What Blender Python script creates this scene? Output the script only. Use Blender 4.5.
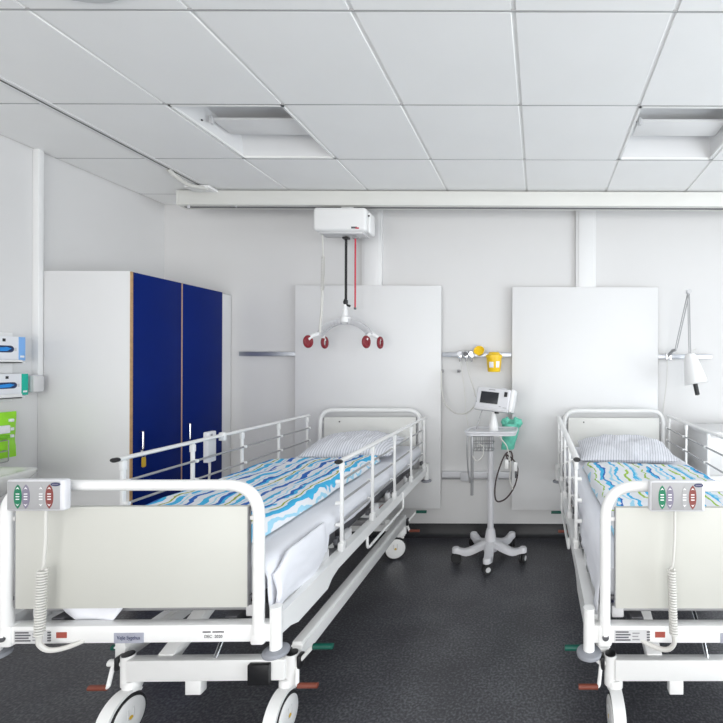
import bpy, bmesh, math, random
from mathutils import Vector, Matrix, noise
random.seed(4)
S = bpy.context.scene
C = S.collection
for o in list(bpy.data.objects):
    bpy.data.objects.remove(o)
PI = math.pi
R = math.radians

# ------------------------------------------------------------------ camera
F, CX, CY, HC = 444.0, 539.0, 364.0, 1.427
cam_d = bpy.data.cameras.new('camera')
cam_d.sensor_width = 36
cam_d.lens = F / 723 * 36
cam_d.shift_x = -(CX - 361.5) / 723
cam_d.shift_y = (CY - 361.5) / 723
cam_d.clip_start = 0.05
cam = bpy.data.objects.new('camera', cam_d)
cam.matrix_world = Matrix.Translation((0, 0, HC)) @ Matrix.Rotation(R(90), 4, 'X') @ Matrix.Rotation(R(0.2), 4, 'Z')
C.objects.link(cam)
S.camera = cam

def P(px, py, Y):
    """photo pixel + distance from the camera plane -> world point"""
    return Vector(((px - CX) * Y / F, Y, HC - (py - CY) * Y / F))

# ------------------------------------------------------------------ room dimensions
XL, XR, YB, YF, ZC = -3.11, 3.49, 3.68, -2.549, 2.737

# ------------------------------------------------------------------ world and light
w = bpy.data.worlds.new('world')
S.world = w
w.use_nodes = True
bg = w.node_tree.nodes['Background']
bg.inputs[0].default_value = (0.92, 0.96, 1.0, 1)
bg.inputs[1].default_value = 1.0

def area(name, loc, rot, sx, sy, power, col):
    l = bpy.data.lights.new(name, 'AREA')
    l.shape = 'RECTANGLE'; l.size = sx; l.size_y = sy
    l.energy = power; l.color = col
    o = bpy.data.objects.new(name, l)
    o.location = loc; o.rotation_euler = rot
    C.objects.link(o)
    return o
# daylight entering by the window band in the right wall and the one behind the camera
area('daylight_right', (XR + 0.35, 0.35, 1.25), (0, R(108), 0), 2.7, 4.0, 150, (0.89, 0.955, 1.0))
area('daylight_rear', (0.1, YF - 0.35, 1.25), (R(112), 0, 0), 5.6, 2.7, 135, (1.0, 0.98, 0.945))

S.view_settings.view_transform = 'Standard'
S.view_settings.look = 'None'
S.view_settings.gamma = 1
S.view_settings.use_curve_mapping = False
S.view_settings.exposure = 0.30

# ------------------------------------------------------------------ materials
def mat(name, col, rough=0.5, metal=0.0, var=0.03, scale=6.0, bump=0.0, bscale=200.0, coat=0.0, trans=0.0, emit=None, alpha=None):
    m = bpy.data.materials.new(name)
    m.use_nodes = True
    nt = m.node_tree
    b = nt.nodes['Principled BSDF']
    b.inputs['Roughness'].default_value = rough
    b.inputs['Metallic'].default_value = metal
    b.inputs['Coat Weight'].default_value = coat
    b.inputs['Transmission Weight'].default_value = trans
    tc = nt.nodes.new('ShaderNodeTexCoord')
    n = nt.nodes.new('ShaderNodeTexNoise')
    n.inputs['Scale'].default_value = scale
    n.inputs['Detail'].default_value = 3
    nt.links.new(tc.outputs['Object'], n.inputs['Vector'])
    r = nt.nodes.new('ShaderNodeValToRGB')
    r.color_ramp.elements[0].position = 0.3
    r.color_ramp.elements[1].position = 0.7
    c0 = tuple(max(0, c * (1 - var)) for c in col) + (1,)
    c1 = tuple(min(1, c * (1 + var)) for c in col) + (1,)
    r.color_ramp.elements[0].color = c0
    r.color_ramp.elements[1].color = c1
    nt.links.new(n.outputs['Fac'], r.inputs[0])
    nt.links.new(r.outputs[0], b.inputs['Base Color'])
    if bump:
        n2 = nt.nodes.new('ShaderNodeTexNoise')
        n2.inputs['Scale'].default_value = bscale
        n2.inputs['Detail'].default_value = 2
        nt.links.new(tc.outputs['Object'], n2.inputs['Vector'])
        bp = nt.nodes.new('ShaderNodeBump')
        bp.inputs['Strength'].default_value = bump
        bp.inputs['Distance'].default_value = 0.002
        nt.links.new(n2.outputs['Fac'], bp.inputs['Height'])
        nt.links.new(bp.outputs[0], b.inputs['Normal'])
    return m

M = {}
M['wall'] = mat('wall_paint', (0.695, 0.69, 0.69), 0.7, var=0.012, scale=1.5, bump=0.25, bscale=260)
M['ceil'] = mat('ceiling_tile_white', (0.90, 0.90, 0.895), 0.9, var=0.012, scale=3, bump=0.2, bscale=500)
M['grid'] = mat('grid_white', (0.86, 0.86, 0.85), 0.6, var=0.01)
M['white'] = mat('white_lacquer', (0.83, 0.83, 0.83), 0.32, var=0.01, scale=2)
M['panelw'] = mat('white_laminate', (0.765, 0.765, 0.77), 0.38, var=0.01, scale=2)
M['bedwhite'] = mat('bed_powder_coat', (0.86, 0.86, 0.855), 0.28, var=0.012, scale=5)
M['board'] = mat('bed_end_laminate', (0.60, 0.60, 0.558), 0.4, var=0.012, scale=3)
M['grey'] = mat('grey_plastic', (0.55, 0.55, 0.57), 0.45, var=0.03)
M['lgrey'] = mat('light_grey_plastic', (0.62, 0.62, 0.63), 0.4, var=0.02)
M['pgrey'] = mat('pale_plastic', (0.68, 0.68, 0.71), 0.35, var=0.015)
M['dgrey'] = mat('dark_steel', (0.10, 0.10, 0.11), 0.45, var=0.1)
M['mgrey'] = mat('mid_steel', (0.32, 0.32, 0.33), 0.4, 0.3, var=0.1)
M['bump'] = mat('bumper_rubber', (0.27, 0.28, 0.31), 0.6, var=0.05)
M['black'] = mat('black_plastic', (0.012, 0.012, 0.014), 0.4, var=0.1)
M['rubber'] = mat('black_rubber', (0.02, 0.02, 0.022), 0.7, var=0.1)
M['chrome'] = mat('chrome', (0.75, 0.76, 0.78), 0.18, 1.0, var=0.01)
M['alu'] = mat('aluminium', (0.50, 0.52, 0.56), 0.35, 0.8, var=0.03, scale=30)
M['blue'] = mat('blue_door', (0.0008, 0.0145, 0.15), 0.5, var=0.05, scale=4)
M['oak'] = mat('oak_edge', (0.50, 0.31, 0.15), 0.5, var=0.12, scale=40)
M['pinkoak'] = mat('oak_edge_pale', (0.50, 0.33, 0.22), 0.5, var=0.1, scale=40)
M['yellow'] = mat('yellow_plastic', (0.85, 0.55, 0.01), 0.35, var=0.03)
M['tag'] = mat('key_tag_yellow', (0.65, 0.42, 0.03), 0.4, var=0.04)
M['lime'] = mat('lime_foil', (0.29, 0.72, 0.015), 0.3, var=0.06, scale=20)
M['limed'] = mat('green_foil', (0.16, 0.50, 0.01), 0.3, var=0.06, scale=20)
M['teal'] = mat('teal_card', (0.0, 0.42, 0.31), 0.5, var=0.03)
M['sky'] = mat('blue_card', (0.20, 0.42, 0.80), 0.5, var=0.03)
M['card'] = mat('white_card', (0.80, 0.81, 0.85), 0.5, var=0.02)
M['navy'] = mat('navy_print', (0.006, 0.025, 0.10), 0.4, var=0.1)
M['azure'] = mat('azure_print', (0.01, 0.26, 0.75), 0.4, var=0.1)
M['green'] = mat('pedal_green', (0.0, 0.085, 0.06), 0.45, var=0.05)
M['brown'] = mat('pedal_red', (0.20, 0.05, 0.03), 0.5, var=0.05)
M['red'] = mat('hook_red', (0.22, 0.010, 0.02), 0.4, var=0.05)
M['cord_red'] = mat('cord_red', (0.55, 0.04, 0.07), 0.6, var=0.05)
M['kgreen'] = mat('key_green', (0.0, 0.18, 0.085), 0.4, var=0.05)
M['kviolet'] = mat('key_violet', (0.22, 0.20, 0.27), 0.4, var=0.05)
M['kred'] = mat('key_red', (0.23, 0.05, 0.042), 0.4, var=0.05)
M['kwhite'] = mat('key_white', (0.83, 0.83, 0.84), 0.4, var=0.02)
M['logo'] = mat('logo_blue', (0.03, 0.04, 0.11), 0.4, var=0.05)
M['cord'] = mat('cord_white', (0.64, 0.63, 0.60), 0.45, var=0.02)
M['sticker'] = mat('sticker_silver', (0.36, 0.37, 0.44), 0.45, var=0.06, scale=60)
M['redst'] = mat('sticker_red', (0.34, 0.07, 0.05), 0.5, var=0.05)
M['screen'] = mat('screen_dark', (0.016, 0.018, 0.024), 0.25, var=0.2)
M['mint'] = mat('mint_cloth', (0.16, 0.62, 0.47), 0.7, var=0.15, scale=30)
M['wire'] = mat('wire_grey', (0.36, 0.36, 0.37), 0.35, 0.6, var=0.02)
M['cable'] = mat('cable_dark', (0.05, 0.03, 0.03), 0.5, var=0.1)
M['linen'] = mat('white_sheet', (0.82, 0.83, 0.88), 0.85, var=0.02, scale=5, bump=0.2, bscale=600)
M['matt'] = mat('mattress_cover', (0.74, 0.75, 0.82), 0.8, var=0.02, scale=5)
M['ceram'] = mat('ceramic', (0.80, 0.80, 0.78), 0.15, var=0.01)
M['navyrub'] = mat('platform_blue', (0.03, 0.035, 0.10), 0.5, var=0.1)

def floor_mat():
    m = bpy.data.materials.new('charcoal_linoleum'); m.use_nodes = True
    nt = m.node_tree; b = nt.nodes['Principled BSDF']
    tc = nt.nodes.new('ShaderNodeTexCoord')
    n = nt.nodes.new('ShaderNodeTexNoise'); n.inputs['Scale'].default_value = 90; n.inputs['Detail'].default_value = 4
    n2 = nt.nodes.new('ShaderNodeTexNoise'); n2.inputs['Scale'].default_value = 3.5; n2.inputs['Detail'].default_value = 3
    mx = nt.nodes.new('ShaderNodeMath'); mx.operation = 'MULTIPLY_ADD'; mx.inputs[1].default_value = 0.3
    r = nt.nodes.new('ShaderNodeValToRGB')
    e = r.color_ramp.elements
    e[0].position = 0.36; e[0].color = (0.026, 0.026, 0.031, 1)
    e[1].position = 0.94; e[1].color = (0.17, 0.175, 0.19, 1)
    e2 = e.new(0.62); e2.color = (0.054, 0.054, 0.062, 1)
    nt.links.new(tc.outputs['Object'], n.inputs['Vector']); nt.links.new(tc.outputs['Object'], n2.inputs['Vector'])
    nt.links.new(n2.outputs['Fac'], mx.inputs[0]); nt.links.new(n.outputs['Fac'], mx.inputs[2])
    nt.links.new(mx.outputs[0], r.inputs[0])
    nt.links.new(r.outputs[0], b.inputs['Base Color'])
    b.inputs['Roughness'].default_value = 0.33
    b.inputs['Specular IOR Level'].default_value = 0.45
    bp = nt.nodes.new('ShaderNodeBump'); bp.inputs['Strength'].default_value = 0.15; bp.inputs['Distance'].default_value = 0.002
    nt.links.new(n.outputs['Fac'], bp.inputs['Height']); nt.links.new(bp.outputs[0], b.inputs['Normal'])
    return m
M['floor'] = floor_mat()
M['beam'] = mat('beam_cream', (0.73, 0.73, 0.70), 0.4, var=0.01)
M['seam_shade'] = mat('seam_shade_grey', (0.42, 0.42, 0.42), 0.7, var=0.03)  # grey that stands in for shade in the gaps between tile rows
M['skirt'] = mat('skirting_black', (0.022, 0.022, 0.025), 0.45, var=0.1, scale=30)
M['blue'].node_tree.nodes['Principled BSDF'].inputs['Specular IOR Level'].default_value = 0.12
M['plate'] = mat('face_plate_grey', (0.39, 0.39, 0.40), 0.4, var=0.02)
M['headw'] = mat('head_end_laminate', (0.76, 0.76, 0.73), 0.4, var=0.012, scale=3)
M['bar'] = mat('rail_bar_steel', (0.40, 0.40, 0.41), 0.3, 0.5, var=0.02)

def duvet_mat(name, shift, blue2, stops_, brk0):
    """white cotton with wavy brush-stroke stripes running along the bed"""
    m = bpy.data.materials.new(name); m.use_nodes = True
    nt = m.node_tree; b = nt.nodes['Principled BSDF']; b.inputs['Roughness'].default_value = 0.85
    L = nt.links.new
    tc = nt.nodes.new('ShaderNodeTexCoord'); sp = nt.nodes.new('ShaderNodeSeparateXYZ')
    L(tc.outputs['Object'], sp.inputs[0])
    def noise_of(sx, sy, off, det=2):
        mp = nt.nodes.new('ShaderNodeMapping'); mp.inputs['Scale'].default_value = (sx, sy, 1.0); mp.inputs['Location'].default_value = (off, off * 1.7, 0)
        L(tc.outputs['Object'], mp.inputs[0])
        n = nt.nodes.new('ShaderNodeTexNoise'); n.inputs['Scale'].default_value = 1.0; n.inputs['Detail'].default_value = det
        L(mp.outputs[0], n.inputs['Vector'])
        return n.outputs['Fac']
    def math_(op, a, bb, c=None):
        k = nt.nodes.new('ShaderNodeMath'); k.operation = op
        for i, v in enumerate((a, bb, c)):
            if v is None: continue
            if isinstance(v, (int, float)): k.inputs[i].default_value = v
            else: L(v, k.inputs[i])
        return k.outputs[0]
    wob = math_('MULTIPLY_ADD', noise_of(2.0, 6.0, shift), 0.10, -0.05)
    wob2 = math_('MULTIPLY_ADD', noise_of(22, 11.0, shift + 3), 0.036, -0.018)
    xw = math_('ADD', math_('ADD', sp.outputs[0], wob), wob2)
    v = math_('FRACT', math_('MULTIPLY_ADD', xw, 1 / 0.27, shift), 0)
    r = nt.nodes.new('ShaderNodeValToRGB'); r.color_ramp.interpolation = 'CONSTANT'
    W = (0.84, 0.86, 0.90, 1); CY_ = (0.05, 0.48, 0.82, 1); BL = (0.01, 0.13, 0.52, 1); GR = blue2; PL = (0.38, 0.70, 0.88, 1)
    pal = dict(W=W, C=CY_, B=BL, G=GR, P=PL)
    stops = [(p_, pal[c_]) for p_, c_ in stops_]
    e = r.color_ramp.elements
    e[0].position = 0; e[0].color = W
    e[1].position = stops[1][0]; e[1].color = stops[1][1]
    for p_, c_ in stops[2:]:
        k = e.new(p_); k.color = c_
    L(v, r.inputs[0])
    brk = nt.nodes.new('ShaderNodeValToRGB'); brk.color_ramp.elements[0].position = brk0; brk.color_ramp.elements[1].position = brk0 + 0.03
    L(noise_of(14, 5.5, shift + 9, 3), brk.inputs[0])
    mx = nt.nodes.new('ShaderNodeMix'); mx.data_type = 'RGBA'
    mx.inputs[6].default_value = W
    L(brk.outputs[0], mx.inputs[0]); L(r.outputs[0], mx.inputs[7])
    L(mx.outputs[2], b.inputs['Base Color'])
    return m
M['duvet'] = duvet_mat('duvet_wavy_blue', 0.66, (0.36, 0.42, 0.05, 1),
    [(0, 'W'), (0.05, 'C'), (0.15, 'W'), (0.22, 'P'), (0.25, 'W'), (0.30, 'B'), (0.36, 'C'), (0.41, 'W'), (0.49, 'G'), (0.52, 'W'), (0.56, 'C'), (0.65, 'W'), (0.70, 'P'), (0.73, 'W'), (0.80, 'B'), (0.89, 'W')], 0.335)
M['duvet2'] = duvet_mat('duvet_wavy_green', 0.55, (0.34, 0.56, 0.06, 1),
    [(0, 'W'), (0.08, 'G'), (0.13, 'W'), (0.22, 'C'), (0.28, 'P'), (0.33, 'W'), (0.44, 'G'), (0.47, 'W'), (0.56, 'C'), (0.62, 'B'), (0.65, 'W'), (0.76, 'P'), (0.82, 'W'), (0.88, 'C'), (0.93, 'W')], 0.37)

def pillow_mat(name, ang):
    m = bpy.data.materials.new(name); m.use_nodes = True
    nt = m.node_tree; b = nt.nodes['Principled BSDF']; b.inputs['Roughness'].default_value = 0.85
    L = nt.links.new
    tc = nt.nodes.new('ShaderNodeTexCoord'); mp = nt.nodes.new('ShaderNodeMapping')
    mp.inputs['Rotation'].default_value = (0, 0, ang)
    L(tc.outputs['Object'], mp.inputs[0])
    wv = nt.nodes.new('ShaderNodeTexWave'); wv.inputs['Scale'].default_value = 19; wv.inputs['Distortion'].default_value = 1.2; wv.inputs['Detail Scale'].default_value = 2.0
    L(mp.outputs[0], wv.inputs['Vector'])
    r = nt.nodes.new('ShaderNodeValToRGB')
    r.color_ramp.elements[0].position = 0.1; r.color_ramp.elements[0].color = (0.56, 0.57, 0.62, 1)
    r.color_ramp.elements[1].position = 0.42; r.color_ramp.elements[1].color = (0.80, 0.81, 0.86, 1)
    L(wv.outputs['Fac'], r.inputs[0]); L(r.outputs[0], b.inputs['Base Color'])
    return m
M['pillow'] = pillow_mat('pillow_striped', 0.15)

def glass_mat():
    m = bpy.data.materials.new('window_glass'); m.use_nodes = True
    nt = m.node_tree
    for n in list(nt.nodes):
        if n.type != 'OUTPUT_MATERIAL': nt.nodes.remove(n)
    out = [n for n in nt.nodes if n.type == 'OUTPUT_MATERIAL'][0]
    t = nt.nodes.new('ShaderNodeBsdfTransparent'); g = nt.nodes.new('ShaderNodeBsdfGlossy'); g.inputs['Roughness'].default_value = 0.02
    x = nt.nodes.new('ShaderNodeMixShader'); x.inputs[0].default_value = 0.06
    nt.links.new(t.outputs[0], x.inputs[1]); nt.links.new(g.outputs[0], x.inputs[2]); nt.links.new(x.outputs[0], out.inputs[0])
    return m
M['glass'] = glass_mat()

# ------------------------------------------------------------------ mesh helpers
def box(bm, x0, x1, y0, y1, z0, z1, bev=0.0, seg=2):
    t = bmesh.new()
    bmesh.ops.create_cube(t, size=1)
    for v in t.verts:
        v.co = Vector(((x0 + x1) / 2 + v.co.x * (x1 - x0), (y0 + y1) / 2 + v.co.y * (y1 - y0), (z0 + z1) / 2 + v.co.z * (z1 - z0)))
    if bev:
        bmesh.ops.bevel(t, geom=list(t.edges), offset=bev, segments=seg, affect='EDGES', profile=0.5)
    merge(bm, t)

def merge(bm, t, mtx=None):
    if mtx is not None:
        bmesh.ops.transform(t, matrix=mtx, verts=t.verts)
    me = bpy.data.meshes.new('tmp'); t.to_mesh(me); t.free()
    bm.from_mesh(me); bpy.data.meshes.remove(me)

def obox(bm, a, b, wx, wz, bev=0.0):
    """box of section wx * wz along the line a-b"""
    a, b = Vector(a), Vector(b)
    d = b - a; ln = d.length
    t = bmesh.new(); box(t, -wx / 2, wx / 2, 0, ln, -wz / 2, wz / 2, bev)
    y = d.normalized(); up = Vector((0, 0, 1)) if abs(y.z) < 0.95 else Vector((1, 0, 0))
    x = y.cross(up).normalized(); z = x.cross(y)
    m = Matrix((x, y, z)).transposed().to_4x4(); m.translation = a
    merge(bm, t, m)

def fillet(pts, r, n=6):
    """round the inner corners of a polyline"""
    pts = [Vector(p) for p in pts]
    out = [pts[0]]
    for i in range(1, len(pts) - 1):
        p, a, b = pts[i], pts[i - 1], pts[i + 1]
        rr = min(r, (a - p).length * 0.49, (b - p).length * 0.49)
        s, e = p + (a - p).normalized() * rr, p + (b - p).normalized() * rr
        for k in range(n + 1):
            t = k / n
            q = s * (1 - t) ** 2 + p * 2 * t * (1 - t) + e * t * t
            # pull towards a circular arc
            out.append(q)
    out.append(pts[-1])
    return out

def spline(pts, n=8):
    pts = [Vector(p) for p in pts]
    P_ = [pts[0] * 2 - pts[1]] + pts + [pts[-1] * 2 - pts[-2]]
    out = []
    for i in range(1, len(P_) - 2):
        a, b, c, d = P_[i - 1], P_[i], P_[i + 1], P_[i + 2]
        for k in range(n):
            t = k / n
            out.append(0.5 * ((2 * b) + (c - a) * t + (2 * a - 5 * b + 4 * c - d) * t * t + (3 * b - a - 3 * c + d) * t ** 3))
    out.append(pts[-1])
    return out

def tube(bm, pts, r, seg=10, closed=False, r2=None):
    pts = [Vector(p) for p in pts]
    n = len(pts)
    tang = []
    for i in range(n):
        if closed:
            t = pts[(i + 1) % n] - pts[i - 1]
        else:
            t = pts[min(i + 1, n - 1)] - pts[max(i - 1, 0)]
        tang.append(t.normalized())
    up = Vector((0, 0, 1)) if abs(tang[0].z) < 0.9 else Vector((1, 0, 0))
    u = (up - tang[0] * up.dot(tang[0])).normalized()
    rings = []
    for i in range(n):
        t = tang[i]
        u = (u - t * u.dot(t)).normalized()
        v = t.cross(u)
        rad = r if r2 is None else r + (r2 - r) * i / (n - 1)
        rings.append([bm.verts.new(pts[i] + (u * math.cos(2 * PI * k / seg) + v * math.sin(2 * PI * k / seg)) * rad) for k in range(seg)])
    for i in range(n if closed else n - 1):
        a, b = rings[i], rings[(i + 1) % n]
        for k in range(seg):
            bm.faces.new((a[k], a[(k + 1) % seg], b[(k + 1) % seg], b[k]))
    if not closed:
        bm.faces.new(rings[0][::-1]); bm.faces.new(rings[-1])

def lathe(bm, prof, seg=24, mtx=None):
    """profile of (r, z) turned about the z axis"""
    t = bmesh.new()
    rings = []
    for r, z in prof:
        if r < 1e-6:
            rings.append([t.verts.new((0, 0, z))])
        else:
            rings.append([t.verts.new((r * math.cos(2 * PI * k / seg), r * math.sin(2 * PI * k / seg), z)) for k in range(seg)])
    for i in range(len(rings) - 1):
        a, b = rings[i], rings[i + 1]
        for k in range(seg):
            k2 = (k + 1) % seg
            if len(a) == 1 and len(b) == 1: continue
            if len(a) == 1: t.faces.new((a[0], b[k2], b[k]))
            elif len(b) == 1: t.faces.new((a[k], a[k2], b[0]))
            else: t.faces.new((a[k], a[k2], b[k2], b[k]))
    if len(rings[0]) > 1: t.faces.new(rings[0][::-1])
    if len(rings[-1]) > 1: t.faces.new(rings[-1])
    merge(bm, t, mtx)

def cyl(bm, a, b, r, seg=16, r2=None):
    tube(bm, [a, b], r, seg, r2=r2)

def prism(bm, poly, mtx, th):
    """flat outline (x, y) extruded th along +z and placed with mtx"""
    t = bmesh.new()
    a = [t.verts.new((x, y, 0)) for x, y in poly]; b = [t.verts.new((x, y, th)) for x, y in poly]
    n = len(poly)
    t.faces.new(a[::-1]); t.faces.new(b)
    for i in range(n):
        t.faces.new((a[i], a[(i + 1) % n], b[(i + 1) % n], b[i]))
    merge(bm, t, mtx)

def ellipse(rx, ry, n=24, cx=0, cy=0):
    return [(cx + rx * math.cos(2 * PI * k / n), cy + ry * math.sin(2 * PI * k / n)) for k in range(n)]

def rrect(x0, x1, y0, y1, r, n=5):
    out = []
    for cx, cy, a in ((x1 - r, y1 - r, 0), (x0 + r, y1 - r, 90), (x0 + r, y0 + r, 180), (x1 - r, y0 + r, 270)):
        for k in range(n + 1):
            q = R(a + 90 * k / n)
            out.append((cx + r * math.cos(q), cy + r * math.sin(q)))
    return out

def obj(name, bm, m, parent=None, loc=None, rz=0.0, ang=38):
    me = bpy.data.meshes.new(name)
    bmesh.ops.recalc_face_normals(bm, faces=bm.faces)
    bm.to_mesh(me); bm.free()
    me.polygons.foreach_set('use_smooth', [True] * len(me.polygons))
    me.set_sharp_from_angle(angle=R(ang))
    me.materials.append(M[m] if isinstance(m, str) else m)
    o = bpy.data.objects.new(name, me)
    C.objects.link(o)
    if parent: o.parent = parent
    if loc is not None: o.location = loc
    if rz: o.rotation_euler = (0, 0, rz)
    return o

def meshobj(name, fn, m, parent=None, loc=None, rz=0.0, ang=38):
    bm = bmesh.new(); fn(bm)
    return obj(name, bm, m, parent, loc, rz, ang)

def bx(name, m, parent, x0, x1, y0, y1, z0, z1, bev=0.002, seg=2):
    bm = bmesh.new(); box(bm, x0, x1, y0, y1, z0, z1, bev, seg)
    return obj(name, bm, m, parent)

def tb(name, m, parent, pts, r, seg=10, closed=False, r2=None):
    bm = bmesh.new(); tube(bm, pts, r, seg, closed, r2)
    return obj(name, bm, m, parent)

def tag(o, label, cat, group=None):
    o['label'] = label; o['category'] = cat
    if group: o['group'] = group
    return o

def thing(name, label, cat, loc=(0, 0, 0), rz=0.0, group=None):
    o = bpy.data.objects.new(name, None)
    o.empty_display_size = 0.1
    C.objects.link(o)
    o.location = loc; o.rotation_euler = (0, 0, rz)
    return tag(o, label, cat, group)

def struct(o):
    o['kind'] = 'structure'
    return o

def text(name, s, size, m, parent, mtx, width=None):
    """flat print facing local -Y of mtx's frame"""
    cu = bpy.data.curves.new(name, 'FONT')
    cu.body = s; cu.size = size; cu.align_x = 'CENTER'; cu.align_y = 'CENTER'; cu.extrude = 0.0003
    t = bpy.data.objects.new('tmp', cu)
    me = bpy.data.meshes.new_from_object(t)
    bpy.data.objects.remove(t); bpy.data.curves.remove(cu)
    xs = [v.co.x for v in me.vertices]
    k = width / (max(xs) - min(xs)) if width else 1
    me.transform(mtx @ Matrix.Rotation(R(90), 4, 'X') @ Matrix.Diagonal((k, 1, 1, 1)))
    me.name = name
    me.materials.append(M[m])
    o = bpy.data.objects.new(name, me); C.objects.link(o)
    o.parent = parent
    return o

FRONT = lambda x, y, z: Matrix.Translation((x, y, z)) @ Matrix.Rotation(R(90), 4, 'X')     # xy outline stood up in xz; +z of outline points to -Y

# ================================================================== THE ROOM
struct(bx('floor', 'floor', None, XL - 0.1, XR + 0.1, YF - 0.1, YB + 0.1, -0.1, 0, 0))
struct(bx('wall_back', 'wall', None, XL - 0.1, XR + 0.1, YB, YB + 0.12, 0, ZC + 0.15, 0))
struct(bx('wall_left', 'wall', None, XL - 0.12, XL, YF - 0.1, YB, 0, ZC + 0.15, 0))

# right wall with a long window band; wall behind the camera with another
def window_wall(name, wname, along, pos, thick, a0, a1, w0, w1, z0, z1, nmul):
    def seg(bm, s0, s1, zz0, zz1):
        lo, hi = (pos, pos + thick) if thick > 0 else (pos + thick, pos)
        if along == 'y': box(bm, lo, hi, s0, s1, zz0, zz1)
        else: box(bm, s0, s1, lo, hi, zz0, zz1)
    def wall(bm):
        seg(bm, a0, w0, 0, ZC + 0.15); seg(bm, w1, a1, 0, ZC + 0.15)
        seg(bm, w0, w1, 0, z0); seg(bm, w0, w1, z1, ZC + 0.15)
    struct(meshobj(name, wall, 'wall'))
    m_ = pos + thick * 0.5
    def bar(bm, s0, s1, zz0, zz1, d):
        if along == 'y': box(bm, m_ - d, m_ + d, s0, s1, zz0, zz1, 0.003)
        else: box(bm, s0, s1, m_ - d, m_ + d, zz0, zz1, 0.003)
    def frame(bm):
        bar(bm, w0, w1, z0, z0 + 0.05, 0.03); bar(bm, w0, w1, z1 - 0.05, z1, 0.03)
        for i in range(nmul + 1):
            s = w0 + (w1 - w0 - 0.05) * i / nmul
            bar(bm, s, s + 0.05, z0, z1, 0.03)
    f = struct(meshobj(wname, frame, 'white'))
    for i in range(nmul):
        s0 = w0 + (w1 - w0 - 0.05) * i / nmul + 0.05; s1 = w0 + (w1 - w0 - 0.05) * (i + 1) / nmul
        g = bmesh.new(); bar(g, s0, s1, z0 + 0.05, z1 - 0.05, 0.004)
        obj('pane', g, 'glass', f)
    return f
window_wall('wall_right', 'window_1', 'y', XR, 0.12, YF, YB, -1.6, 2.3, 0.12, 2.6, 4)
window_wall('wall_front', 'window_2', 'x', YF, -0.12, XL - 0.1, XR + 0.1, -2.6, 2.8, 0.12, 2.6, 4)

# dark coved skirting
def skirting(name, pts, inward):
    bm = bmesh.new()
    prof = [(0.0, 0.0), (0.045, 0.0), (0.02, 0.008), (0.008, 0.025), (0.005, 0.10), (0.0, 0.103)]
    a, b = pts
    va = [bm.verts.new(Vector(a) + Vector(inward) * d + Vector((0, 0, z))) for d, z in prof]
    vb = [bm.verts.new(Vector(b) + Vector(inward) * d + Vector((0, 0, z))) for d, z in prof]
    n = len(prof)
    for i in range(n):
        bm.faces.new((va[i], va[(i + 1) % n], vb[(i + 1) % n], vb[i]))
    bm.faces.new(va); bm.faces.new(vb[::-1])
    return struct(obj(name, bm, 'skirt'))
skirting('baseboard_back', ((XL, YB, 0), (XR, YB, 0)), (0, -1, 0))
skirting('baseboard_left', ((XL, YF, 0), (XL, 2.74, 0)), (1, 0, 0))

# ceiling: slab, T-bar grid and every tile
ceil = struct(bx('ceiling', 'ceil', None, XL - 0.1, XR + 0.1, YF - 0.1, YB + 0.1, ZC + 0.15, ZC + 0.25, 0))
TX0, TY0, TP = -3.10, 3.451, 0.6
xs_ = [XL] + [TX0 + TP * i for i in range(1, 11)] + [XR]
ys_ = [YB] + [TY0 - TP * i for i in range(0, 10)] + [YF]
TRACK_X = TX0 + TP
for i, x in enumerate(xs_[1:-1]):
    if i == 0: continue            # the lift track takes this bar's place
    bx('grid_bar', 'grid', ceil, x - 0.0125, x + 0.0125, YF, YB, ZC + 0.006, ZC + 0.03, 0)
for y in ys_[1:-1]:
    bx('grid_bar', 'seam_shade', ceil, XL, XR, y - 0.0036, y + 0.0036, ZC + 0.0003, ZC + 0.0295, 0)  # flush cross bars, coloured grey to paint the shadow line between tile rows
lights_at = {(2, 2), (6, 2), (2, 6), (6, 6)}
tile_meshes = {}
for i in range(len(xs_) - 1):
    for j in range(len(ys_) - 1):
        if (i, j) in lights_at: continue
        x0, x1, y1, y0 = xs_[i], xs_[i + 1], ys_[j], ys_[j + 1]
        g = 0.0085
        wx, wy = round(x1 - x0 - 2 * g, 4), round(y1 - y0 - 0.0074, 4)
        if i in (0, 1): wx = round(wx - 0.024, 4)
        if (wx, wy) not in tile_meshes:
            t = bmesh.new(); box(t, -wx / 2, wx / 2, -wy / 2, wy / 2, 0, 0.02, 0.002, 1)
            o = obj('ceiling_tile', t, 'ceil', ceil)
            tile_meshes[(wx, wy)] = o.data
        else:
            o = bpy.data.objects.new('ceiling_tile', tile_meshes[(wx, wy)]); C.objects.link(o); o.parent = ceil
        cx = (x0 + x1) / 2 + (-0.012 if i == 0 else 0.012 if i == 1 else 0)
        o.location = (cx, (y0 + y1) / 2, ZC)

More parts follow.
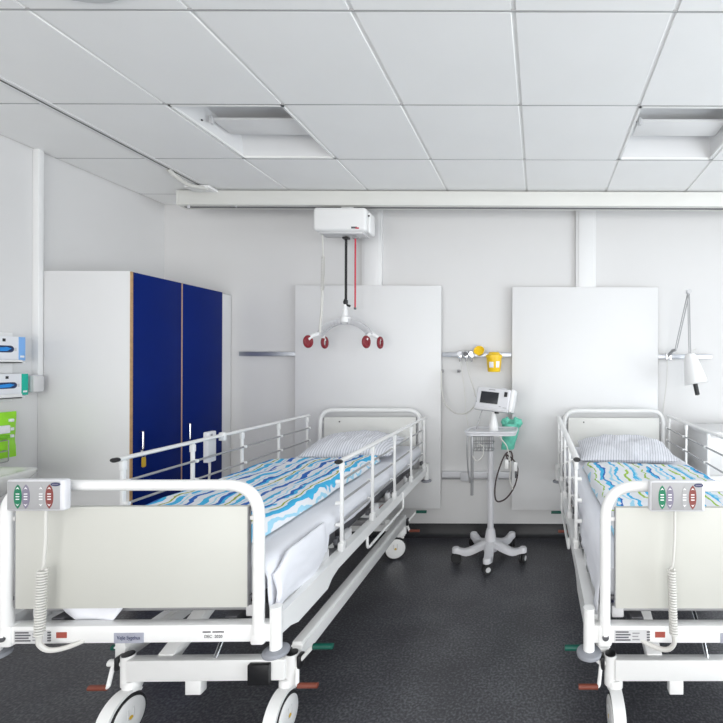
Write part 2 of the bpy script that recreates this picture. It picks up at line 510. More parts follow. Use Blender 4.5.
# recessed square light fittings, switched off
def troffer(i, j, label):
    x0, x1, y1, y0 = xs_[i], xs_[i + 1], ys_[j], ys_[j + 1]
    cx, cy = (x0 + x1) / 2, (y0 + y1) / 2
    t = thing('recessed_ceiling_light', label, 'ceiling light', (cx, cy, ZC), 0, 'recessed square ceiling lights')
    h, d = 0.2925, 0.11
    def rim(bm):
        for s in (-1, 1):
            box(bm, min(s * h, s * (h - 0.012)), max(s * h, s * (h - 0.012)), -h, h, -0.001, 0.012)
            box(bm, -h, h, min(s * h, s * (h - 0.012)), max(s * h, s * (h - 0.012)), -0.001, 0.012)
    meshobj('frame', rim, 'grid', t)
    def trough(bm):
        hb = h - 0.09
        lo = [bm.verts.new((x, y, 0.004)) for x, y in ((-h, -h), (h, -h), (h, h), (-h, h))]
        hi = [bm.verts.new((x, y, d)) for x, y in ((-hb - 0.05, -hb), (hb + 0.05, -hb), (hb + 0.05, hb), (-hb - 0.05, hb))]
        for k in range(4):
            bm.faces.new((lo[k], lo[(k + 1) % 4], hi[(k + 1) % 4], hi[k]))
        bm.faces.new(hi)
    meshobj('reflector', trough, 'panelw', t)
    bx('lamp_cover', 'white', t, -h + 0.050, h - 0.045, -0.055, 0.105, 0.056, 0.070, 0.002)
    bx('end_bracket', 'lgrey', t, -h + 0.046, -h + 0.062, -0.075, -0.052, 0.030, 0.068, 0.003)
    bx('screw', 'black', t, -h + 0.020, -h + 0.028, -0.10, -0.092, 0.028, 0.036, 0.001)
    return t
troffer(2, 2, 'recessed square ceiling light above the blue wardrobe side of the room')
troffer(6, 2, 'recessed square ceiling light above the bed beside the lamp')
troffer(2, 6, 'recessed square ceiling light over the open floor, nearer the lift track')
troffer(6, 6, 'recessed square ceiling light over the open floor, nearer the window wall')

t = thing('ceiling_diffuser', 'round grey-white air diffuser set in a ceiling tile', 'air diffuser', (-1.60, 1.35, ZC))
meshobj('rim', lambda bm: lathe(bm, [(0.265, 0.0), (0.26, -0.008), (0.22, -0.012), (0.215, -0.002)], 40), 'lgrey', t)
meshobj('plate', lambda bm: lathe(bm, [(0.20, -0.004), (0.20, -0.012), (0.18, -0.018), (0.0, -0.020)], 40), 'lgrey', t)

# ceiling track, travelling beam, hoist
lt = bx('lift_track', 'white', ceil, TRACK_X - 0.030, TRACK_X - 0.004, YF, YB, ZC - 0.004, ZC + 0.03, 0.001)
lt['label'] = 'white lift track flush with the ceiling, with a dark slot'
bx('track_edge', 'white', lt, TRACK_X + 0.004, TRACK_X + 0.030, YF, YB, ZC - 0.004, ZC + 0.03, 0.001)
bx('slot', 'black', lt, TRACK_X - 0.005, TRACK_X + 0.005, YF, YB, ZC - 0.0048, ZC + 0.03, 0)

BY0, BY1, BZ0, BZ1 = 3.34, 3.45, 2.612, 2.725
t = thing('lift_beam', 'long white horizontal lift beam hung just below the ceiling', 'beam', (0, 3.395, BZ0))
bx('profile', 'beam', t, -2.72, 3.40, -0.055, 0.055, 0.006, 0.113, 0.003)
bx('slot', 'dgrey', t, -2.71, 3.39, -0.012, 0.012, 0.003, 0.008, 0)
bx('end_cap', 'beam', t, -2.735, -2.72, -0.055, 0.055, 0.004, 0.113, 0.003)
tb('end_stop', 'grey', t, [(-2.66, -0.03, 0.006), (-2.66, -0.03, -0.014)], 0.010, 10)
tb('end_stop', 'grey', t, [(-2.30, -0.03, 0.006), (-2.30, -0.03, -0.004)], 0.008, 10)
bx('trolley', 'white', t, -2.60, -2.42, -0.15, 0.0, 0.098, 0.1165, 0.004)
tb('cable_sleeve', 'cord', t, spline([(-2.505, -0.40, 0.118), (-2.495, -0.34, 0.09), (-2.48, -0.26, 0.072), (-2.46, -0.17, 0.088), (-2.45, -0.12, 0.100)]), 0.014, 8)

HX = -1.475
t = thing('patient_hoist', 'white ceiling hoist hanging from the beam, with arched sling bar and red hooks', 'patient hoist', (HX, 3.395, 2.36))
bx('motor_housing', 'white', t, -0.207, 0.188, -0.105, 0.050, 0.050, 0.226, 0.024, 4)
bx('carriage', 'lgrey', t, -0.03, 0.06, -0.03, 0.03, 0.22, 0.256, 0.003)
bx('side_cover', 'white', t, 0.183, 0.208, -0.070, 0.036, 0.042, 0.20, 0.015, 3)
bx('vent', 'dgrey', t, 0.190, 0.204, -0.0725, -0.069, 0.165, 0.178, 0.001)
bx('bottom_plate', 'lgrey', t, -0.17, 0.16, -0.08, 0.04, 0.036, 0.052, 0.003)
lg = bx('maker_mark', 'dgrey', t, 0.080, 0.122, -0.1065, -0.1045, 0.066, 0.080, 0)
bx('red_print', 'cord_red', lg, 0.112, 0.138, -0.1070, -0.1055, 0.064, 0.074, 0)
bx('lifting_strap', 'black', t, -0.008, 0.010, -0.012, -0.007, -0.455, 0.034, 0)
bx('strap_outlet', 'black', t, -0.022, 0.025, -0.03, 0.01, 0.012, 0.028, 0.004)
def buckle(bm):
    tube(bm, spline([(0.0, -0.01, -0.44), (-0.01, -0.012, -0.47), (0.01, -0.014, -0.488), (0.035, -0.014, -0.497)]), 0.009, 8)
    box(bm, -0.012, 0.014, -0.022, 0.002, -0.478, -0.448, 0.004)
meshobj('buckle', buckle, 'black', t)
rc = tb('pull_cord', 'cord_red', t, [(0.080, -0.03, 0.026), (0.080, -0.03, -0.51)], 0.0065, 8)
bx('cord_end', 'dgrey', rc, 0.072, 0.088, -0.038, -0.022, -0.525, -0.508, 0.003)
bx('cord_grommet', 'mgrey', rc, 0.060, 0.100, -0.045, -0.015, 0.010, 0.026, 0.004)
# spreader
SZ = -0.60
arc = [(0.19 * math.sin(a) / math.sin(R(62)), 0, SZ - 0.005 - 0.20 * (1 - math.cos(a)) / (1 - math.cos(R(62))) * 0.52) for a in [R(-62 + 124 * k / 18) for k in range(19)]]
arc = [(x * 1.02 - 0.004, y - 0.012, z - 0.008) for x, y, z in arc]
sb = bmesh.new()
for k in range(18):
    obox(sb, arc[k], Vector(arc[k + 1]) + (Vector(arc[k + 1]) - Vector(arc[k])) * 0.12, 0.036, 0.044, 0.0)
spread = obj('sling_bar', sb, 'grey', t, ang=30)
def hub(bm):
    lathe(bm, [(0.016, 0.05), (0.02, 0.045), (0.02, 0.0), (0.036, -0.01), (0.036, -0.05), (0.018, -0.062), (0.0, -0.064)], 20, Matrix.Translation((-0.004, -0.012, SZ + 0.03)))
    tube(bm, [(-0.004, -0.012, SZ + 0.07), (-0.002, -0.012, -0.485)], 0.016, 10)
meshobj('swivel_hub', hub, 'white', spread)
for sx in (-1, 1):
    ex, ey, ez = arc[0] if sx < 0 else arc[-1]
    ends = [(-0.045, -0.08), (0.006, 0.07)] if sx < 0 else [(-0.008, -0.06), (0.055, 0.055)]
    def cross(bm):
        for dx, dy in ends:
            tube(bm, spline([(ex, ey, ez + 0.01), (ex + dx * 0.6, ey + dy * 0.6, ez - 0.008), (ex + dx, ey + dy, ez - 0.04)]), 0.016, 8, r2=0.011)
    meshobj('hook_arm', cross, 'white', spread)
    for dx, dy in ends:
        c = Vector((ex + dx, ey + dy, ez - 0.055))
        hxr = 0.010 if dx < 0 else 0.004
        bm = bmesh.new()
        tube(bm, [c + Vector((hxr * math.cos(a), 0.030 * math.cos(a), 0.037 * math.sin(a))) for a in [2 * PI * k / 20 for k in range(20)]], 0.012, 8, closed=True)
        if dy < 0:
            lathe(bm, [(0.0, -0.006), (0.028, -0.006), (0.028, 0.006), (0.0, 0.006)], 18, Matrix.Translation(c) @ Matrix.Rotation(math.atan2(0.036, hxr), 4, 'Z') @ Matrix.Rotation(R(90), 4, 'X'))
        obj('hook_guard', bm, 'red', spread)
# coiled hand-control lead
hc = bmesh.new()
tube(hc, [(-0.165, -0.04, 0.04), (-0.168, -0.02, -0.12)], 0.006, 6)
n = 220
tube(hc, [Vector((-0.168 - 0.006 * k / n + 0.011 * math.cos(k * 2 * PI / 10), -0.02 + 0.011 * math.sin(k * 2 * PI / 10), -0.12 - 0.26 * k / n)) for k in range(n + 1)], 0.004, 5)
tube(hc, spline([(-0.174, -0.02, -0.38), (-0.178, -0.02, -0.52), (-0.184, -0.03, -0.64), (-0.186, -0.03, -0.70)]), 0.010, 8)
obj('control_lead', hc, 'cord', t)

# ================================================================== WALL FITTINGS
PY = 3.62
def wall_panel(x0, x1, z0, z1, label):
    t = thing('wall_panel', label, 'wall panel', ((x0 + x1) / 2, YB, z0), 0, 'white protection boards behind the beds')
    hw = (x1 - x0) / 2
    bx('board', 'panelw', t, -hw, hw, PY - YB, PY - YB + 0.022, 0, z1 - z0, 0.003)
    for s in (-1, 1):
        bx('batten', 'wall', t, s * hw * 0.8 - 0.03, s * hw * 0.8 + 0.03, PY - YB + 0.022, 0, 0.05, z1 - z0 - 0.05, 0)
    return t
wall_panel(-1.99, -0.80, 0.245, 2.063, 'large white wall board behind the bed beside the blue wardrobe')
wall_panel(-0.22, 0.97, 0.235, 2.055, 'large white wall board behind the bed beside the lamp')

def trunk(x0, x1, z0, z1, label, x_wall=True):
    t = thing('cable_duct', label, 'cable duct', ((x0 + x1) / 2, YB, z0))
    hw = (x1 - x0) / 2
    bx('duct', 'panelw', t, -hw, hw, -0.035, 0, 0, z1 - z0, 0.004)
    bx('lid', 'panelw', t, -hw + 0.02, hw - 0.02, -0.043, -0.034, 0, z1 - z0, 0.003)
trunk(-1.46, -1.295, 2.055, ZC, 'wide white vertical cable duct just beside the ceiling hoist')
trunk(0.30, 0.465, 2.045, ZC, 'wide white vertical cable duct above the board behind the lamp-side bed')
t = thing('cable_duct', 'narrow white vertical cable duct on the wall between glove boxes and wardrobe', 'cable duct', (XL, 2.725, 1.255))
bx('duct', 'white', t, 0, 0.040, -0.004, 0.026, 0, ZC - 1.255, 0.003)

def rail(x0, x1, z, label, m='alu', group=None):
    t = thing('equipment_rail', label, 'wall rail', ((x0 + x1) / 2, YB, z), 0)
    hw = (x1 - x0) / 2
    bx('rail_bar', m, t, -hw, hw, -0.035, -0.025, -0.018, 0.018, 0.002)
    bx('rail_core', 'mgrey', t, -hw + 0.004, hw - 0.004, -0.026, 0, -0.012, 0.010, 0.001)
    return t
rail(-2.465, -1.995, 1.502, 'short grey metal rail on the wall between wardrobe and board', 'alu')
rail(-0.795, -0.225, 1.502, 'metal equipment rail on the wall between the two boards', 'alu')
rail(0.975, 1.42, 1.492, 'metal equipment rail on the wall carrying the reading lamp', 'alu')
t = thing('wall_duct', 'low white duct with dark underside on the wall between the two boards', 'cable duct', (-0.51, YB, 0.49))
bx('duct', 'pgrey', t, -0.285, 0.285, -0.03, 0, 0.0, 0.05, 0.002)
bx('rail_bar', 'mgrey', t, -0.285, 0.285, -0.034, -0.02, -0.014, -0.004, 0.001)
for x in (-0.07, 0.15):
    bx('socket_clamp', 'grey', t, x - 0.06, x + 0.03, -0.05, -0.028, -0.025, 0.045, 0.006)

# clamps on the rail, cup, sharps bin
def conn(x, label, kind):
    p = P(x, 353, 3.625)
    t = thing('rail_outlet', label, 'gas outlet', (p.x, YB - 0.035, 1.502), 0, 'small outlets clamped to the rail')
    bx('clamp', 'chrome', t, -0.017, 0.017, -0.03, 0.0, -0.03, 0.03, 0.004)
    tb('knob', kind, t, [(0, -0.03, 0.005), (0, -0.055, 0.005)], 0.018, 14)
    tb('spout', 'wire', t, [(0, -0.025, -0.028), (0.004, -0.025, -0.058)], 0.008, 8)
conn(460, 'pale-knobbed outlet clamped to the rail beside the board behind the hoist', 'pgrey')
conn(466, 'dark-knobbed outlet clamped to the rail, middle one of three', 'dgrey')
conn(471.5, 'chrome-knobbed outlet clamped to the rail beside the yellow cup', 'chrome')

p = P(479, 351, 3.58)
t = thing('yellow_cup', 'small round yellow cup held on the rail beside the sharps bin', 'cup', (p.x, 3.58, p.z))
mt = Matrix.Rotation(R(62), 4, 'X')
meshobj('bowl', lambda bm: lathe(bm, [(0.0, -0.05), (0.022, -0.05), (0.040, 0.0), (0.043, 0.006), (0.038, 0.006), (0.030, -0.004), (0, -0.006)], 22, mt), 'yellow', t)
bx('holder', 'pgrey', t, -0.03, 0.03, 0.035, 0.065, -0.03, 0.045, 0.004)
p = P(494, 372, 3.56)
t = thing('sharps_bin', 'yellow sharps container with white labels hung on the rail', 'sharps bin', (p.x, 3.56, p.z))
meshobj('bucket', lambda bm: lathe(bm, [(0.0, 0), (0.048, 0), (0.052, 0.006), (0.062, 0.12), (0.0, 0.12)], 28), 'yellow', t)
meshobj('lid', lambda bm: lathe(bm, [(0.067, 0.112), (0.067, 0.132), (0.052, 0.140), (0.040, 0.155), (0.036, 0.158), (0.0, 0.158)], 28), 'yellow', t)
bx('bracket', 'wire', t, -0.055, 0.055, 0.055, 0.085, 0.095, 0.125, 0.003)
def lab(bm, a0, a1, z0, z1):
    n = 6
    lo, hi = [], []
    for k in range(n + 1):
        a = R(a0 + (a1 - a0) * k / n)
        for z, L_ in ((z0, lo), (z1, hi)):
            r = 0.0535 + 0.010 * (z / 0.12)
            L_.append(bm.verts.new((r * math.cos(a), r * math.sin(a), z)))
    for k in range(n): bm.faces.new((lo[k], lo[k + 1], hi[k + 1], hi[k]))
meshobj('paper_label', lambda bm: lab(bm, -125, -88, 0.035, 0.08), 'card', t)
meshobj('paper_label', lambda bm: lab(bm, -68, -38, 0.035, 0.085), 'card', t)

# loose leads hanging from the rail
def lead(name, pts, m, r, label):
    return tag(tb(name, m, None, spline([P(*q) for q in pts], 8), r, 6), label, 'cable')
lead('oxygen_tube', [(441.5, 371, 3.60), (441.8, 390, 3.58), (446, 405, 3.54), (456, 413.5, 3.46), (467, 413, 3.40), (476, 405, 3.34), (480, 397, 3.31)], 'cord', 0.006, 'pale tube sagging in a wide loop from the board edge to the monitor')
lead('wall_lead', [(460.5, 361.5, 3.60), (463, 378, 3.59), (465, 395, 3.56), (466, 412, 3.50), (469, 430, 3.40)], 'cord', 0.003, 'thin white lead dropping from the rail to the stand tray')
lead('wall_lead', [(466.5, 361.5, 3.60), (469, 374, 3.57), (473.5, 388, 3.50), (476, 397, 3.40)], 'cord', 0.0035, 'thin white lead running from the rail to the monitor\'s edge')
for px, hl in ((441.8, 'small dark hook on the wall at the edge of the board behind the hoist'), (458.5, 'small dark hook on the wall below the pale-knobbed outlet')):
    q = P(px, 371.5, 3.655)
    t = tag(meshobj('wall_hook', lambda bm: (box(bm, -0.012, 0.012, -0.03, 0.0, -0.012, 0.012, 0.003), tube(bm, [(0, -0.028, 0), (0.018, -0.05, -0.004)], 0.006, 8)), 'mgrey', None, (q.x, YB, q.z)), hl, 'hook', 'dark wall hooks')

# reading lamp on the right-hand rail
t = thing('reading_lamp', 'white conical reading lamp on a folding grey arm', 'lamp', (1.055, YB - 0.036, 1.492))
O = Vector(t.location)
def W2(v): return Vector(v) - O
bx('clamp', 'chrome', t, -0.022, 0.022, -0.03, 0.0, -0.03, 0.03, 0.004)
ar = bmesh.new()
tube(ar, [W2((1.055, 3.615, 1.50)), W2((1.075, 3.57, 1.54)), W2((1.095, 3.55, 1.545))], 0.013, 8)
a0, a1 = W2((1.09, 3.53, 1.555)), W2((1.155, 3.43, 1.985))
for d in (-0.007, 0.007): tube(ar, [a0 + Vector((d, 0, 0)), a1 + Vector((d, 0, 0))], 0.0045, 6)
b0, b1 = W2((1.150, 3.42, 1.985)), W2((1.145, 3.37, 1.515))
for d in (-0.006, 0.006): tube(ar, [b0 + Vector((d, 0, 0)), b1 + Vector((d, 0, 0))], 0.0045, 6)
obj('arm', ar, 'bar', t)
meshobj('elbow', lambda bm: lathe(bm, [(0.0, -0.02), (0.018, -0.02), (0.018, 0.02), (0, 0.02)], 14, Matrix.Translation(W2((1.153, 3.425, 1.99))) @ Matrix.Rotation(R(90), 4, 'X')), 'lgrey', t)
top, bot = W2((1.145, 3.37, 1.505)), W2((1.183, 3.34, 1.283))
ax = (top - bot).normalized()
q = ax.to_track_quat('Z', 'Y').to_matrix().to_4x4(); q.translation = bot
ln = (top - bot).length
meshobj('shade', lambda bm: lathe(bm, [(0.076, 0.0), (0.084, 0.002), (0.078, 0.045), (0.048, ln - 0.025), (0.036, ln), (0.0, ln + 0.004)], 28, q), 'white', t)
meshobj('tube', lambda bm: lathe(bm, [(0.0, 0.05), (0.017, 0.05), (0.017, -0.085), (0.0, -0.09)], 14, Matrix.Translation((-0.008, 0, 0)) @ q), 'black', t)
tb('lead', 'cord', t, spline([W2((1.15, 3.37, 1.50)), W2((1.175, 3.39, 1.525)), W2((1.21, 3.44, 1.545)), W2((1.23, 3.5, 1.55))]), 0.003, 6)
tb('lead', 'cord', t, spline([W2((1.05, 3.63, 1.47)), W2((1.047, 3.635, 1.30)), W2((1.03, 3.65, 1.12)), W2((1.01, 3.655, 0.9))]), 0.003, 6)

# ================================================================== WARDROBE
WX, WY0, WY1, WZ = -2.553, 2.753, 3.555, 1.995
t = thing('wardrobe', 'tall white wardrobe with two dark blue doors and oak edging', 'wardrobe', (XL, WY0, 0))
D_ = WX - XL
bx('side_panel', 'panelw', t, 0.002, D_ + 0.015, 0, 0.018, 0.0, WZ, 0.001)
bx('side_panel', 'panelw', t, 0.002, D_ - 0.002, WY1 - WY0 - 0.018, WY1 - WY0, 0.0, WZ, 0.001)
bx('top_panel', 'panelw', t, 0.002, D_ - 0.002, 0.018, WY1 - WY0 - 0.018, WZ - 0.02, WZ, 0)
bx('back_panel', 'panelw', t, 0.002, 0.012, 0.018, WY1 - WY0 - 0.018, 0.0, WZ - 0.02, 0)
bx('plinth', 'dgrey', t, D_ - 0.04, D_ - 0.02, 0.018, WY1 - WY0 - 0.018, 0.0, 0.08, 0)
bx('edge_strip', 'oak', t, D_ + 0.0148, D_ + 0.019, -0.0002, 0.0185, 0.0, WZ - 0.002, 0.001)
bx('edge_strip', 'pinkoak', t, D_ - 0.02, D_ + 0.0185, 0.3945, 0.4045, 0.08, WZ - 0.002, 0.001)
for k, (y0, y1, hy) in enumerate(((0.022, 0.394, 0.066), (0.405, 0.800, 0.446))):
    d = bx('door', 'blue', t, D_ - 0.001, D_ + 0.018, y0, y1, 0.08, WZ - 0.003, 0.0015)
    def handle(bm):
        tube(bm, fillet([(D_ + 0.018, hy, 0.99), (D_ + 0.042, hy, 0.99), (D_ + 0.042, hy, 0.875), (D_ + 0.018, hy, 0.875)], 0.008, 4), 0.0055, 8)
    meshobj('handle', handle, 'chrome', d)
    if k == 0:
        bx('lock', 'chrome', d, D_ + 0.017, D_ + 0.026, hy + 0.003, hy + 0.021, 0.85, 0.868, 0.003)
bx('filler_panel', 'panelw', t, D_ - 0.03, D_ + 0.004, WY1 - WY0 + 0.001, YB - WY0 - 0.006, 0.0, WZ - 0.01, 0.001)
kt = thing('key_tag', 'yellow key tag hanging from the wardrobe lock', 'key tag', (WX + 0.03, WY0 + 0.080, 0.845))
meshobj('fob', lambda bm: prism(bm, rrect(-0.013, 0.013, -0.085, -0.02, 0.010), Matrix.Rotation(R(90), 4, 'Z') @ Matrix.Rotation(R(90), 4, 'X'), 0.006), 'tag', kt)
tb('ring', 'wire', kt, [(0.003, 0.012 * math.cos(a), -0.012 + 0.016 * math.sin(a)) for a in [2 * PI * k / 14 for k in range(14)]], 0.002, 6, closed=True)

# ================================================================== LEFT WALL: glove boxes, wipes, basin
def glove_box(y1, z0, z1, m, opening, label, xf=-3.03):
    t = thing('glove_box', label, 'glove box', (XL + 0.012, y1 - 0.12, z0))
    d = xf - XL - 0.012; h = z1 - z0
    bx('carton', 'card', t, 0, d, -0.12, 0.12, 0, h, 0.002)
    bx('end_band', m, t, 0.002, d + 0.0012, 0.088, 0.1212, 0.002, h - 0.001, 0.0008)
    mt_ = Matrix.Translation((d, 0, 0)) @ Matrix.Rotation(R(90), 4, 'Z') @ Matrix.Rotation(R(90), 4, 'X')
    meshobj('opening', lambda bm: prism(bm, rrect(-0.11, 0.065, h * 0.34, h * 0.62, h * 0.138, 6), mt_, 0.0012), 'navy', t)
    meshobj('gloves', lambda bm: prism(bm, [(-0.10, h * 0.38), (-0.05, h * 0.37), (0.03, h * 0.40), (0.052, h * 0.50), (0.03, h * 0.56), (-0.05, h * 0.50), (-0.10, h * 0.53)], mt_, 0.003), opening, t)
    bx('print_square', 'black', t, d, d + 0.001, 0.010, 0.024, h * 0.78, h * 0.9, 0)
    bx('print_strip', 'lgrey', t, d, d + 0.001, 0.068, 0.078, h * 0.40, h * 0.54, 0)
    bx('print_white', 'white', t, d + 0.001, d + 0.002, 0.095, 0.115, h * 0.14, h * 0.22, 0)
    return t
GB1, GB2 = (2.617, 1.435, 1.575), (2.632, 1.232, 1.360)
glove_box(GB1[0], GB1[1], GB1[2], 'sky', 'azure', 'white glove box with a light blue end band, upper of the two')
glove_box(GB2[0], GB2[1], GB2[2], 'teal', 'azure', 'white glove box with a teal end band, below the blue-banded one')
t = thing('glove_box_holder', 'white wall rack holding the two glove boxes', 'rack', (XL, 2.40, 1.20))
bx('back_plate', 'white', t, 0, 0.010, -0.20, 0.215, 0.0, 0.40, 0.002)
for z, zf in ((0.018, 0.055), (0.220, 0.25)):
    bx('shelf', 'white', t, 0.0, 0.115, -0.20, 0.19, z, z + 0.010, 0.002)
    bx('lip', 'white', t, 0.106, 0.115, -0.20, 0.175, z, zf - 0.010, 0.002)
t = thing('dispenser', 'small pale grey rounded box on the wall beside the teal glove box', 'dispenser', (XL, 2.69, 1.245))
bx('housing', 'pgrey', t, 0, 0.085, -0.035, 0.028, 0, 0.105, 0.012, 3)
bx('cover', 'lgrey', t, 0.07, 0.088, -0.034, 0.024, 0.004, 0.10, 0.004)

def pouch(bm):
    nx, nz = 12, 16
    wy, hz = 0.15, 0.262
    for s in (-1, 1):
        g = [[None] * (nz + 1) for _ in range(nx + 1)]
        for i in range(nx + 1):
            for k in range(nz + 1):
                u, v = i / nx * 2 - 1, k / nz * 2 - 1
                b_ = (1 - abs(u) ** 2.6) * (1 - abs(v) ** 2.2) * (1 - 0.45 * (v + 1) / 2)
                g[i][k] = bm.verts.new((s * (0.002 + 0.045 * b_) + 0.004 * noise.noise((u * 2, v * 2, s)), u * wy * (1 - 0.03 * (1 - abs(v))), (v + 1) / 2 * hz))
        for i in range(nx):
            for k in range(nz):
                bm.faces.new((g[i][k], g[i + 1][k], g[i + 1][k + 1], g[i][k + 1]))
    bmesh.ops.remove_doubles(bm, verts=bm.verts, dist=0.004)
t = thing('wipes_pouch', 'lime green foil pouch with white print in the wall basket', 'pouch', (XL + 0.065, 2.436, 0.880))
meshobj('pouch', pouch, 'lime', t)
bx('white_label', 'card', t, 0.030, 0.047, -0.10, 0.085, 0.145, 0.19, 0.004)
bx('dark_band', 'limed', t, 0.030, 0.046, -0.10, 0.085, 0.115, 0.135, 0.004)
for z in (0.115, 0.155, 0.205):
    bx('print_mark', 'card', t, 0.012, 0.030, 0.100, 0.118, z, z + 0.018, 0.003)
t = thing('wire_basket', 'grey wire basket on the wall holding the green pouch', 'basket', (XL, 2.40, 0.868))
def basket(bm):
    for z in (0.0, 0.06, 0.12):
        tube(bm, fillet([(0.0, -0.17, z), (0.125, -0.17, z), (0.125, 0.10, z), (0.0, 0.10, z)], 0.015, 3), 0.003, 6)
    for k in range(6):
        y = -0.17 + 0.054 * k
        tube(bm, fillet([(0.0, y, 0.0), (0.125, y, 0.0), (0.125, y, 0.12)], 0.01, 3), 0.0025, 6)
    box(bm, 0.0, 0.004, -0.17, 0.10, 0.0, 0.14)
meshobj('wires', basket, 'wire', t)
bx('base_plate', 'lgrey', t, 0.0, 0.12, -0.165, 0.095, 0.003, 0.007, 0.001)

t = thing('wash_basin', 'white ceramic wash basin on the wall below the green pouch', 'wash basin', (XL, 2.05, 0.696))
def basin(bm):
    def ring(x0, x1, y0, y1, r, z): return [bm.verts.new((x, y, z)) for x, y in rrect(x0, x1, y0, y1, r, 6)]
    rs = [ring(0.06, 0.36, -0.20, 0.22, 0.12, 0.0), ring(0.003, 0.46, -0.29, 0.33, 0.12, 0.12), ring(0.003, 0.475, -0.30, 0.345, 0.11, 0.15), ring(0.003, 0.475, -0.30, 0.345, 0.11, 0.165),
          ring(0.02, 0.455, -0.28, 0.325, 0.10, 0.170), ring(0.12, 0.43, -0.25, 0.295, 0.12, 0.160), ring(0.16, 0.38, -0.18, 0.22, 0.10, 0.06), ring(0.22, 0.30, -0.05, 0.07, 0.03, 0.045)]
    for a, b in zip(rs, rs[1:]):
        n = len(a)
        for k in range(n): bm.faces.new((a[k], a[(k + 1) % n], b[(k + 1) % n], b[k]))
    bm.faces.new(rs[0][::-1]); bm.faces.new(rs[-1])
meshobj('bowl', basin, 'ceram', t, ang=50)
t2 = tag(tb('basin_tap', 'chrome', None, fillet([(XL + 0.06, 1.92, 0.8655), (XL + 0.06, 1.92, 1.0), (XL + 0.20, 1.92, 1.0), (XL + 0.20, 1.92, 0.96)], 0.04, 5), 0.012, 10), 'curved chrome tap standing on the wash basin', 'tap')
tb('waste_pipe', 'chrome', t, fillet([(0.25, 0.01, 0.0), (0.25, 0.01, -0.20), (0.0, 0.01, -0.20)], 0.05, 5), 0.018, 10)

# bedside cabinet beyond the lamp-side bed
t = thing('bedside_cabinet', 'white bedside cabinet standing against the wall under the lamp', 'cabinet', (1.43, 3.17, 0))
bx('body', 'panelw', t, -0.225, 0.225, 0.02, 0.45, 0.04, 0.92, 0.003)
bx('top', 'panelw', t, -0.235, 0.235, 0.0, 0.46, 0.92, 0.945, 0.006)
for z0, z1 in ((0.08, 0.36), (0.37, 0.63), (0.64, 0.905)):
    d = bx('drawer', 'white', t, -0.215, 0.215, 0.004, 0.021, z0, z1, 0.002)
    tb('handle', 'chrome', d, fillet([(-0.06, 0.004, z1 - 0.06), (-0.06, -0.02, z1 - 0.06), (0.06, -0.02, z1 - 0.06), (0.06, 0.004, z1 - 0.06)], 0.008, 3), 0.005, 8)
for x in (-0.19, 0.19):
    for y in (0.06, 0.41):
        meshobj('caster', lambda bm: lathe(bm, [(0, -0.012), (0.02, -0.012), (0.022, 0), (0.02, 0.012), (0, 0.012)], 14, Matrix.Translation((x, y, 0.022)) @ Matrix.Rotation(R(90), 4, 'Y')), 'rubber', t)

